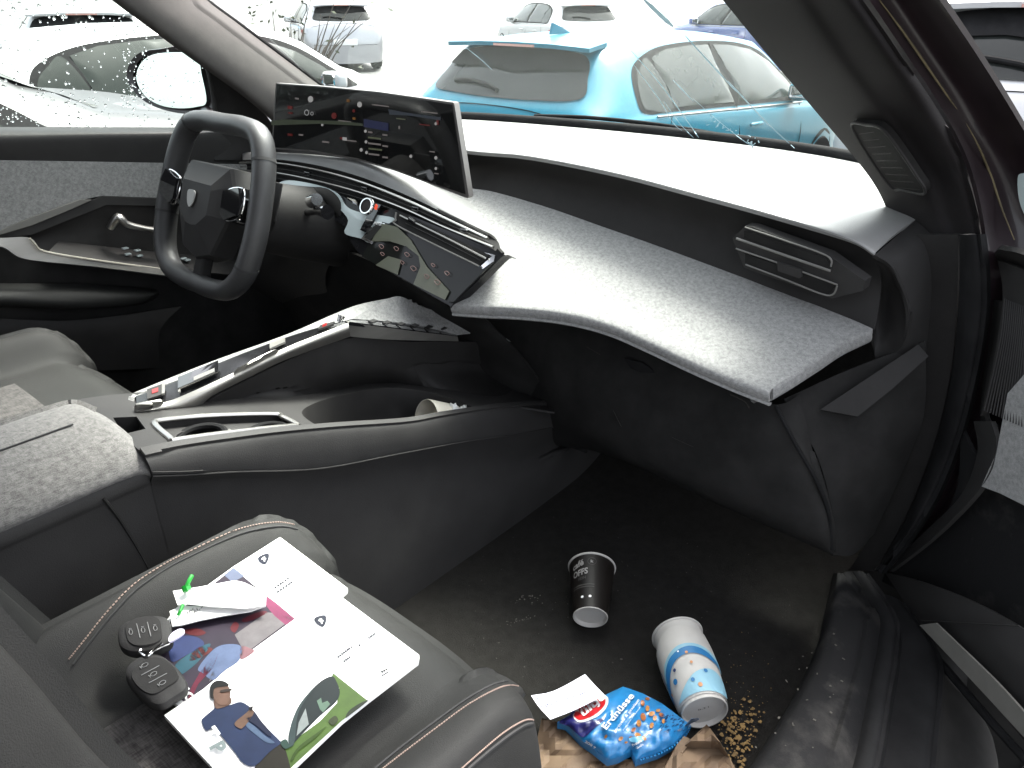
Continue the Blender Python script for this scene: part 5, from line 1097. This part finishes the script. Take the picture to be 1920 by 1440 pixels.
for k, (u, v, s) in enumerate(((1205, 1318, 9), (1214, 1328, 9), (1222, 1338, 10), (1206, 1344, 12), (1198, 1356, 11), (1228, 1346, 8), (1240, 1340, 8), (1244, 1352, 7), (1222, 1360, 9), (1188, 1368, 8), (1196, 1378, 10), (1208, 1384, 8), (1184, 1384, 8), (1164, 1385, 8), (1136, 1381, 6), (1214, 1310, 7), (1234, 1332, 7), (1174, 1392, 5))):
    a = r.uniform(0, 3); q = [(u+s*.62*math.cos(t)*math.cos(a)-s*.42*math.sin(t)*math.sin(a), v+s*.62*math.cos(t)*math.sin(a)+s*.42*math.sin(t)*math.cos(a)) for t in [i*.52 for i in range(12)]]
    q = [p for p in q if inpoly(p[0], p[1], bo)]
    if len(q) > 5: bp_(q, nut if k % 3 else nut2, 'peanut_picture', .0022+.0004*(k % 3), 24, None)
bp_([(1180, 1384), (1202, 1380), (1210, 1386), (1198, 1392), (1184, 1391)], mat('bag_paleblue', (.1, .3, .45), .3), 'badge', .003, 20)
m = MB()
for k in range(60):
    u, v = 1237+r.uniform(0, 44), 1352+r.uniform(-12, 22)
    if edge_d(u, v) > 4 and inpoly(u, v, bo): m.tube([bagp(u, v, .002), bagp(u+r.uniform(2, 5), v-r.uniform(1, 3), .002)], .0004, 4)
m.build('small_print', mat('bag_print', (.003, .015, .07), .4), film)
m = MB(); ed = spline([V((a, b, 0)) for a, b in [(1294, 1358), (1286, 1374), (1262, 1397), (1235, 1411), (1200, 1423)]], 44)
for k, p in enumerate(ed[:-1]):
    if k % 2 == 0: m.slab([[bagp(p.x, p.y), bagp(ed[k+1].x, ed[k+1].y)], [bagp(p.x+1.6, p.y+2.6), bagp(ed[k+1].x+1.2, ed[k+1].y+2.6)]], .001)
m.build('serrated_edge', foil, film)
MB().slab([[bagp(1284, 1362), bagp(1293, 1358)], [P(1297, 1348, Z=BZ+.03), P(1306, 1352, Z=BZ+.028)], [P(1308, 1346, Z=BZ+.036), P(1311, 1349, Z=BZ+.036)]], .001).build('torn_strip', mat('foil_back', (.2, .25, .33), .3, metal=.6), film)
# brown paper bag
kraft = mat('kraft_paper', (.135, .088, .052), .75, var=.16, vscale=18, bump=.3, bscale=150)
kb = thing('paper_bag', 'crumpled brown paper bag lying under the peanut bag', 'paper bag', P(1150, 1420, Z=FZ))
def crump(outline, name, z, amp, seed, step=14):
    vv, FF = tri2d(outline, step=step); V2 = []
    for q in vv:
        n1 = noise.noise(V((q[0]*.022, q[1]*.022, seed)))+abs(noise.noise(V((q[0]*.05, q[1]*.05, seed+3))))*.9; zz = z(q[0], q[1])+n1*amp
        V2.append(P(q[0], q[1], Z=zz))
    k = len(V2); e_ = {}
    for f in FF:
        for a, c in zip(f, f[1:]+f[:1]): kk = (min(a, c), max(a, c)); e_[kk] = e_.get(kk, 0)+1
    return obj(name, V2+[p-V((0, 0, .002)) for p in V2], FF+[tuple(k+i for i in f) for f in FF]+[(a, c, k+c, k+a) for (a, c), q in e_.items() if q == 1], kraft, kb, 24)
crump([(1016, 1346), (1040, 1352), (1075, 1366), (1110, 1398), (1145, 1424), (1190, 1424), (1240, 1404), (1262, 1392), (1282, 1372), (1290, 1392), (1250, 1440), (1240, 1560), (960, 1560), (985, 1440), (1004, 1400)], 'bag_body', lambda u, v: FZ+.022, .014, 3.3, 11)
crump([(1325, 1358), (1332, 1366), (1352, 1394), (1368, 1420), (1384, 1450), (1430, 1560), (1225, 1560), (1262, 1420), (1280, 1402), (1296, 1385)], 'bag_flap', lambda u, v: FZ+.045+(.02 if v < 1400 else 0), .016, 8.1, 13)
crump([(1268, 1398), (1282, 1380), (1296, 1386), (1280, 1412), (1262, 1440), (1240, 1450)], 'bag_fold', lambda u, v: FZ+.05, .008, 5.1, 9)
# crumbs and dust
cm = mat('crumb', (.17, .105, .035), .8, var=.4, vscale=90)
m = MB(); r = random.Random(4)
def flake(u, v, s, z=FZ+.003):
    p = P(u, v, Z=z); bm = bmesh.new(); bmesh.ops.create_icosphere(bm, subdivisions=1, radius=s); bm.verts.index_update()
    rt = Matrix.Rotation(r.uniform(0, 6), 3, 'Z'); m.add([p+rt @ V((q.co.x*r.uniform(.8, 1.3), q.co.y*r.uniform(.5, 1), q.co.z*.35)) for q in bm.verts], [[q.index for q in f.verts] for f in bm.faces]); bm.free()
for k in range(400):
    if r.random() < .62: u, v = r.gauss(1398, 30), r.gauss(1380, 34)
    elif r.random() < .5: u, v = r.gauss(1390, 22), r.gauss(1432, 18)
    else: u, v = r.gauss(1390, 55), r.gauss(1330, 70)
    if u < 1345 and v > 1330: continue
    dens = abs(u-1398)+abs(v-1390)
    if u > 1530-(v-1040)*.33: continue
    flake(u, v, r.choice((.0008, .0012, .0016, .0022, .0034)) if dens < 90 else r.uniform(.0005, .0012))
tag(m.build('crumbs', cm), 'golden crumbs scattered on the carpet by the sill', 'crumbs', kind='stuff')
m = MB(); r = random.Random(9)
for k in range(330):
    u, v = r.uniform(860, 1540), r.uniform(960, 1430)
    if u > 1530-(v-1040)*.33 or u < 850+(v-1100)*.45: continue
    flake(u, v, r.choice((.0004, .0006, .0009)))
for k in range(26): flake(r.gauss(990, 12), r.gauss(1122, 5), r.uniform(.0006, .0018))
for k in range(22): t = r.random(); flake(950+60*t, 1168-14*t+r.gauss(0, 2), r.uniform(.0005, .0012))
flake(1165, 1236, .0022); flake(1522, 1051, .003)
tag(m.build('dust', mat('lint', (.09, .085, .075), .9, var=.3)), 'pale lint and grit on the black carpet', 'lint', kind='stuff')
m = MB()
for k in range(24):
    t = r.random(); u, v = 1520-110*t+r.uniform(0, 120), 1200+230*t+r.uniform(-30, 10)
    p = P(u, v, Z=.594); rt = Matrix.Rotation(r.uniform(0, 6), 3, 'Z'); m.box(p, (r.uniform(.001, .005), r.uniform(.001, .003), .0004), rt)
tag(m.build('dried_mud', mat('mud_specks', (.07, .065, .055), .9)), 'specks of dried mud on the door sill', 'mud', kind='stuff')
# ============================================================ CARS OUTSIDE
def interp(tab, x):
    if x <= tab[0][0]: return tab[0][1:]
    for a, b in zip(tab, tab[1:]):
        if x <= b[0]:
            t = (x-a[0])/(b[0]-a[0]); return [p+(q-p)*t for p, q in zip(a[1:], b[1:])]
    return tab[-1][1:]
# x, roof centre z, roof edge half-width, belt z, belt half-width
HATCH = [(-2.20, .60, .62, .58, .68), (-2.17, .78, .66, .72, .76), (-2.12, .96, .68, .86, .82), (-2.06, 1.03, .66, .90, .845), (-1.92, 1.19, .61, .95, .87), (-1.76, 1.36, .57, .965, .885), (-1.70, 1.395, .57, .968, .888), (-1.35, 1.43, .60, .965, .90), (-.7, 1.465, .62, .955, .905), (-.1, 1.465, .62, .94, .905), (.35, 1.43, .61, .925, .90), (.62, 1.34, .61, .915, .90), (.95, 1.15, .66, .905, .895), (1.18, 1.03, .72, .90, .89), (1.6, .97, .73, .86, .87), (1.95, .86, .68, .78, .80), (2.12, .72, .60, .66, .70), (2.18, .56, .50, .52, .60)]
PAINT = {'blue': mat('blue_metallic_paint', (.006, .145, .215), .35, metal=0, coat=.15, spec=.35, var=.05), 'white': mat('white_paint', (.50, .50, .50), .3, coat=.4), 'silver': mat('silver_paint', (.45, .45, .47), .28, metal=.5, coat=1), 'graphite': mat('graphite_paint', (.035, .035, .037), .4, coat=.15, spec=.3), 'navy': mat('dark_blue_paint', (.02, .06, .25), .3, coat=1)}
cg_ = mat('car_window_glass', (.022, .027, .023), .12, spec=.22, coat=0, var=.2, vscale=2)
cgd = mat('dark_window_glass', (.018, .02, .019), .12, spec=.25, var=.2, vscale=2)
def car_section(x, sy=1, sz=1):
    zc, wr, zb, wb = interp(HATCH, x); zr = zc-.055 if zc > 1.1 else zc-.03; zr = max(zr, zb+.02)
    wm = wb+.02; pts = [(0, zc), (wr*.5, zc-.008), (wr*.85, zc-.028), (wr, zr), ((wr*2+wb)/3+.028, (zr*2+zb)/3), ((wr+wb*2)/3+.022, (zr+zb*2)/3), (wb-.02, zb+.01), (wb, zb-.025), (wm, (zb+.5)/2+.03), (wm-.005, .55), (wm-.02, .38), (wm-.05, .24), (wm-.16, .19), (0, .18)]
    return pts
def build_car(name, label, paint, group='cars parked outside'):
    root = thing(name, label, 'car', (0, 0, 0), group)
    xs = [-2.20, -2.17, -2.12, -2.06, -1.99, -1.92, -1.84, -1.76, -1.70, -1.5, -1.35, -1.1, -.9, -.7, -.4, -.1, .15, .35, .5, .62, .78, .95, 1.06, 1.18, 1.4, 1.6, 1.8, 1.95, 2.05, 2.12, 2.18]
    G = []
    for x in xs:
        s = car_section(x); half = [V((x, y, z)) for y, z in s]; r = half+[V((p.x, -p.y, p.z)) for p in half[-2:0:-1]]; G.append(spline(r, 72, True))
    m = MB().grid(G, cu=True); k = len(m.v); m.f.append(tuple(range(72))); m.f.append(tuple(range(k-72, k)))
    bvh = BVHTree.FromPolygons(m.v, [f for f in m.f])
    b = m.build('body', PAINT[paint], root, 35)
    def side(s):
        def fn(x, z, l=.006):
            h = bvh.ray_cast(V((x, 3*s, z)), V((0, -s, 0)))
            if not h[0]: return V((x, .84*s, z))
            n = h[1] if h[1].y*s > 0 else -h[1]
            return h[0]+n*l
        return fn
    def rear(y, z, l=.006):
        h = bvh.ray_cast(V((-4, y, z)), V((1, 0, 0)))
        if not h[0]: return V((-1.7, y, z))
        n = h[1] if h[1].x < 0 else -h[1]; return h[0]+n*l
    def front(y, z, l=.006):
        h = bvh.ray_cast(V((5, y, z)), V((-1, 0, 0)))
        if not h[0]: return V((.7, y, z))
        n = h[1] if h[1].x > 0 else -h[1]; return h[0]+n*l
    def top(x, y, l=.005):
        h = bvh.ray_cast(V((x, y, 3)), V((0, 0, -1))); return h[0]+V((0, 0, l)) if h[0] else V((x, y, 1.4))
    for s in (-1, 1):
        f = side(s)
        whole = curve2([(-1.66, 1.03), (-1.62, 1.17), (-1.50, 1.27), (-1.2, 1.355), (-.7, 1.395), (-.2, 1.395), (.2, 1.36), (.5, 1.27), (.72, 1.14), (.92, 1.0), (.9, .955), (.3, .965), (-.5, .975), (-1.3, .985), (-1.58, .985)], 110)
        fr = mapped(whole, lambda x, z: f(x, z, .004), 'window_surround', M['rubber'], root, step=.07)
        rd_ = curve2([(-1.62, 1.04), (-1.58, 1.16), (-1.47, 1.245), (-1.35, 1.285), (-1.30, 1.005), (-1.55, 1.005)], 44)
        mapped(rd_, lambda x, z: f(x, z, .008), 'quarter_window', cg_, root, step=.08)
        mapped([(-1.31, 1.298), (-1.1, 1.345), (-.8, 1.367), (-.53, 1.372), (-.43, 1.0), (-.8, 1.004), (-1.27, 1.008)], lambda x, z: f(x, z, .008), 'rear_door_window', cg_, root, step=.08)
        mapped([(-.45, 1.372), (-.2, 1.37), (.15, 1.338), (.45, 1.24), (.66, 1.12), (.82, .99), (.3, .99), (-.35, .997)], lambda x, z: f(x, z, .008), 'front_door_window', cg_, root, step=.08)
        MB().tube([f(x, z, .006) for x, z in ((-.50, 1.38), (-.43, 1.0), (-.40, .96), (-.36, .7), (-.37, .4))], .004, 5, n=24).build('door_gap', M['black'], root)
        MB().tube([f(x, z, .004) for x, z in ((.78, .93), (.80, .7), (.78, .4))], .003, 5, n=14).build('door_gap', M['black'], root)
        MB().tube([f(x, z, .004) for x, z in ((-1.33, .96), (-1.38, .80), (-1.30, .66), (-1.22, .4))], .003, 5, n=14).build('door_gap', M['black'], root)
        MB().tube([f(x, .965-.012*(x+1.6), .006) for x in (-1.5, -1, 0, .85)], .006, 6, n=20).build('belt_strip', M['satin'], root)
        for x in (-1.12, -.22): MB().tube([f(x, .83, .018), f(x+.09, .832, .032), f(x+.19, .83, .018)], .013, 8, n=10).build('door_handle', PAINT[paint], root)
        mm_ = MB(); c = f(.62, 1.0)+V((0, .10*s, .03)); mm_.box(c, (.13, .20, .13), bev=.045); mm_.tube([f(.66, .97), c+V((0, 0, -.05))], .025, 8); mr_ = mm_.build('door_mirror', PAINT[paint], root)
        MB().box(c+V((-.062, 0, .0)), (.008, .15, .09), bev=.02).build('mirror_glass', M['chrome'], mr_)
        tl = mapped(curve2([(-2.05, .80), (-2.02, .85), (-1.92, .88), (-1.80, .86), (-1.88, .80), (-1.98, .78)], 30), lambda x, z: f(x, z, .010), 'tail_light', mat_red, root)
        mapped(curve2([(1.6, .80), (1.75, .82), (2.0, .74), (2.06, .66), (1.95, .62), (1.75, .70)], 30), lambda x, z: f(x, z, .008), 'headlight', M['chrome'], root)
        for x in (-1.32, 1.38):
            mapped([(x+.36*math.cos(t*.2618), .33+.36*math.sin(t*.2618)) for t in range(24) if .33+.36*math.sin(t*.2618) > .2], lambda a, z: f(a, z, .003), 'wheel_arch', M['black'], root)
            wl_ = MB().lathe(V((x, .90*s, .32)), V((0, s, 0)), ((-.2, .2), (-.2, .29), (-.17, .315), (-.02, .315), (.01, .29), (.01, .215)), 40).build('wheel', M['rubber'], root)
            rm_ = MB().lathe(V((x, .90*s, .32)), V((0, s, 0)), ((.01, .215), (-.03, .20), (-.05, .08), (-.02, .05), (-.02, .001)), 30)
            for q in range(5): rm_.box(V((x+.12*math.cos(q*1.2566), .90*s-.012*s, .32+.12*math.sin(q*1.2566))), (.2, .02, .05), Matrix.Rotation(-q*1.2566, 3, 'Y'), bev=.006)
            rm_.build('rim', M['alu'], wl_)
    mapped(curve2([(-.62, 1.07), (-.60, 1.18), (-.52, 1.30), (-.3, 1.335), (0, 1.345), (.3, 1.335), (.52, 1.30), (.60, 1.18), (.62, 1.07), (.3, 1.045), (0, 1.04), (-.3, 1.045)], 70), lambda y, z: rear(y, z, .008), 'rear_window', cgd, root, step=.07)
    mapped([(-.57, 1.22), (-.52, 1.295), (-.3, 1.33), (0, 1.34), (.3, 1.33), (.52, 1.295), (.57, 1.21), (.45, 1.20), (.2, 1.215), (-.05, 1.19), (-.3, 1.21), (-.45, 1.22)], lambda y, z: rear(y, z, .022), 'rear_window_reflection', M['rubber'], root, step=.04)  # dark reflection in the upper rear glass, drawn as a flat band
    MB().slab([[V((-1.64, y, 1.405-.03*abs(y))) for y in (-.56, -.3, 0, .3, .56)], [V((-1.88, y, 1.375-.05*abs(y)**2)) for y in (-.60, -.3, 0, .3, .60)]], -.025).build('spoiler', PAINT[paint], root)
    MB().box(V((-1.885, 0, 1.355)), (.01, .34, .014)).build('brake_lamp', mat_red2, root)
    MB().tube([rear(0, 1.075, .02), rear(.1, 1.10, .02), rear(.3, 1.12, .02), rear(.42, 1.11, .02)], .014, 8, n=12).build('rear_wiper', M['rubber'], root)
    mapped(curve2([(-.66, 1.0), (-.62, 1.16), (-.54, 1.30), (-.3, 1.37), (0, 1.38), (.3, 1.37), (.54, 1.30), (.62, 1.16), (.66, 1.0), (.3, 1.04), (0, 1.05), (-.3, 1.04)], 60), lambda y, z: front(y, z, .006), 'windscreen', cg_, root, step=.08)
    MB().box(V((-2.205, 0, .62)), (.02, .52, .12), bev=.004).build('number_plate', M['white'], root)
    MB().tube([rear(-.70, .93, .004), rear(-.3, .99, .004), rear(.3, .99, .004), rear(.70, .93, .004)], .003, 5, n=20).build('tailgate_gap', M['black'], root)
    fin = MB().slab([[V((-1.52, 0, 1.42)), V((-1.30, 0, 1.43))], [V((-1.50, 0, 1.49)), V((-1.42, 0, 1.47))]], .02).build('roof_antenna', PAINT[paint], root)
    return root
mat_red = mat('tail_lamp_red', (.45, .02, .02), .15, coat=1); mat_red2 = mat('brake_lamp_pale', (.55, .30, .26), .2)
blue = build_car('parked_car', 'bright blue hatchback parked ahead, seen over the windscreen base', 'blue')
def place(o, x, y, hd, z=GZ, sc=1.0):
    o.location = (x, y, z); o.rotation_euler = (0, 0, R_(hd)); o.scale = (sc, sc, sc)
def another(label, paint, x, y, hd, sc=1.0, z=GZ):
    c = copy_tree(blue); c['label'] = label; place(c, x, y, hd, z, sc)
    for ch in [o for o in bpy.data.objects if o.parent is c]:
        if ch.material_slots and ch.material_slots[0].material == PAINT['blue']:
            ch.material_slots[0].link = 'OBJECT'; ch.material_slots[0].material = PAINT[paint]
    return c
place(blue, -3.26, 5.49, 89.7, GZ, .915); blue.rotation_euler = (0, R_(2.1), R_(89.7))
another('white car just left of the blue hatchback, above the wide screen', 'white', -6.1, 3.35, 93, .95)
another('graphite car parked close outside the wet side window', 'graphite', -4.35, .12, 90, 1.14)
another('white car whose rounded rear shows beside the right windscreen pillar', 'white', -.75, 7.3, 90, 1.12)
another('white car seen through the wet side window, red tail light above the mirror', 'white', -12.4, 5.4, 152)
another('graphite car behind the wet side window, farthest left', 'graphite', -12.5, 1.2, 165)
another('dark blue car in the far row, above the roof of the blue hatchback', 'navy', -8.6, 18, 150)
another('white car in the far row, left of the dark blue one', 'white', -12.8, 16.5, 150)
another('silver car farthest left in the far row', 'silver', -17, 13, 150)
# bare bush between the pillar and the white car
tw = MB(); r = random.Random(3); bc_ = V((-7.6, 5.2, GZ))
for k in range(45):
    a = r.uniform(0, 6.28); p0 = bc_+V((0, 0, .1)); p1 = bc_+V((math.cos(a)*.4, math.sin(a)*.4, r.uniform(.6, 1.0))); p2 = p1+V((math.cos(a)*r.uniform(.1, .6), math.sin(a)*r.uniform(.1, .6), r.uniform(.1, .7)))
    tw.tube([p0, p1, p2], [.015, .008, .002], 4, n=6)
sh_ = thing('bush', 'sparse bare bush at the foot of the left windscreen pillar', 'bush', bc_)
tw.build('stems', mat('bark', (.08, .07, .06), .9), sh_)
lm = MB()
for k in range(120):
    p = bc_+V((r.gauss(0, .45), r.gauss(0, .45), r.uniform(.5, 1.6))); rt = Matrix.Rotation(r.uniform(0, 6), 3, V((r.random(), r.random(), r.random()+.01)).normalized())
    lm.add([p+rt @ V(q)*r.uniform(.02, .04) for q in ((-1, 0, 0), (0, -.5, 0), (1, 0, 0), (0, .5, 0))], [(0, 1, 2, 3)])
lm.build('leaves', mat('dull_leaf', (.07, .08, .05), .8, var=.3), sh_)
# hills and a distant village
hm_ = mat('hazy_wooded_hill', (.10, .17, .26), .95, var=.2, vscale=.01)  # blue of the distance haze mixed into the hill colour
H = []
for j, (dist, h0) in enumerate(((1100, 0), (1700, 10), (2600, 40), (3300, 62), (3800, 0))):
    rr_ = []
    for i in range(60):
        az = R_(-70+140*i/59); n_ = noise.noise(V((i*.13, j*.6, 2)))
        rr_.append(V((math.sin(az)*dist, math.cos(az)*dist, GZ+max(-1, h0*(1+.5*n_) if h0 else -1))))
    H.append(rr_)
tag(MB().grid(H).build('hills', hm_), 'low blue wooded hills on the horizon', 'hills', kind='structure')
wallm = mat('house_render', (.72, .68, .6), .8, var=.1); roofm = mat('roof_tile', (.35, .16, .10), .8)
r = random.Random(6)
for k in range(11):
    az = R_(-26+13.0*k/10+r.uniform(-.6, .6)); d = r.uniform(240, 300); x, y = math.sin(az)*d, math.cos(az)*d; a, b, h = r.uniform(4, 6), r.uniform(4, 5), r.uniform(3.2, 5)
    hs_ = thing('house', 'one of the tiny pale houses with red roofs in the village below the hills', 'house', (x, y, GZ), 'houses of the distant village')
    rot = Matrix.Rotation(r.uniform(-.5, .5), 3, 'Z')
    q = [rot @ V(p) for p in ((-a, -b, 0), (a, -b, 0), (a, b, 0), (-a, b, 0), (-a, -b, h), (a, -b, h), (a, b, h), (-a, b, h), (-a, 0, h+2.4), (a, 0, h+2.4))]; L_ = V((x, y, GZ))
    obj('wall', [p+L_ for p in q], [(0, 1, 5, 4), (1, 2, 6, 9, 5), (2, 3, 7, 6), (3, 0, 4, 8, 7)], wallm, hs_, 0)
    mm_ = MB().slab([[q[4]*1.04+L_+V((0, 0, -h*.04)), q[5]*1.04+L_+V((0, 0, -h*.04))], [q[8]+L_+V((0, 0, .1)), q[9]+L_+V((0, 0, .1))]], .2); mm_.slab([[q[7]*1.04+L_+V((0, 0, -h*.04)), q[6]*1.04+L_+V((0, 0, -h*.04))], [q[8]+L_+V((0, 0, .1)), q[9]+L_+V((0, 0, .1))]], .2); mm_.build('roof', roofm, hs_, 0)

# ============================================================ ONE CAR: its parts hang under it, their pieces one level deeper
car = thing('car', 'car whose dark grey cabin we look into through its open right front door', 'car', (-.95, .8, GZ))
def wloc(o):
    p = V((0, 0, 0))
    while o is not None: p = p+o.location; o = o.parent
    return p
def kids(o): return [x for x in bpy.data.objects if x.parent is o]
def rehang(o, par):
    w_ = wloc(o); o.parent = par; o.location = w_-wloc(par)
def gather(T, main, name, label=None, promote=()):
    ch = kids(T); top_ = [c for c in ch if c.name.split('.')[0] == main][0]
    rehang(top_, car); top_.name = name
    if label: top_['label'] = label
    for c in ch:
        if c is top_: continue
        if c.name.split('.')[0] in promote:
            for g in kids(c):
                for gg in kids(g): rehang(gg, c)
            rehang(c, car); continue
        for g in kids(c):
            for gg in kids(g): rehang(gg, top_)
            rehang(g, top_)
        rehang(c, top_)
    bpy.data.objects.remove(T)
bpy.context.view_layer.update()
touch = [c for c in bpy.data.objects if c.name == 'touch_panel'][0]; rehang(touch, dash)
for c in kids(body): rehang(c, car)
bpy.data.objects.remove(body)
gather(dash, 'recess_panel', 'dashboard', 'two-tier dashboard with a grey melange fabric shelf', ('air_vent', 'long_air_vent', 'control_band', 'touch_panel', 'display_screen', 'glovebox'))
gather(sw, 'rim', 'steering_wheel', None, ('hub_pad',) if False else ())
gather(con, 'side_panel', 'centre_console', None, ('armrest', 'cup_holder', 'parking_brake'))
gather(ps, 'cushion', 'seat', 'charcoal leather passenger seat nearest the camera')
gather(ds, 'cushion', 'seat', 'empty charcoal leather seat behind the steering wheel')
gather(ld, 'lower_skin', 'door', 'closed left door with grey fabric panel and wet window', ('window_glass', 'door_mirror'))
gather(rd, 'door_skin', 'door', 'opened right door at the edge of the photo')
for o in bpy.data.objects:
    if o.parent is not None and o.parent is not None:
        for k_ in ('category', 'group'):
            if k_ in o: del o[k_]
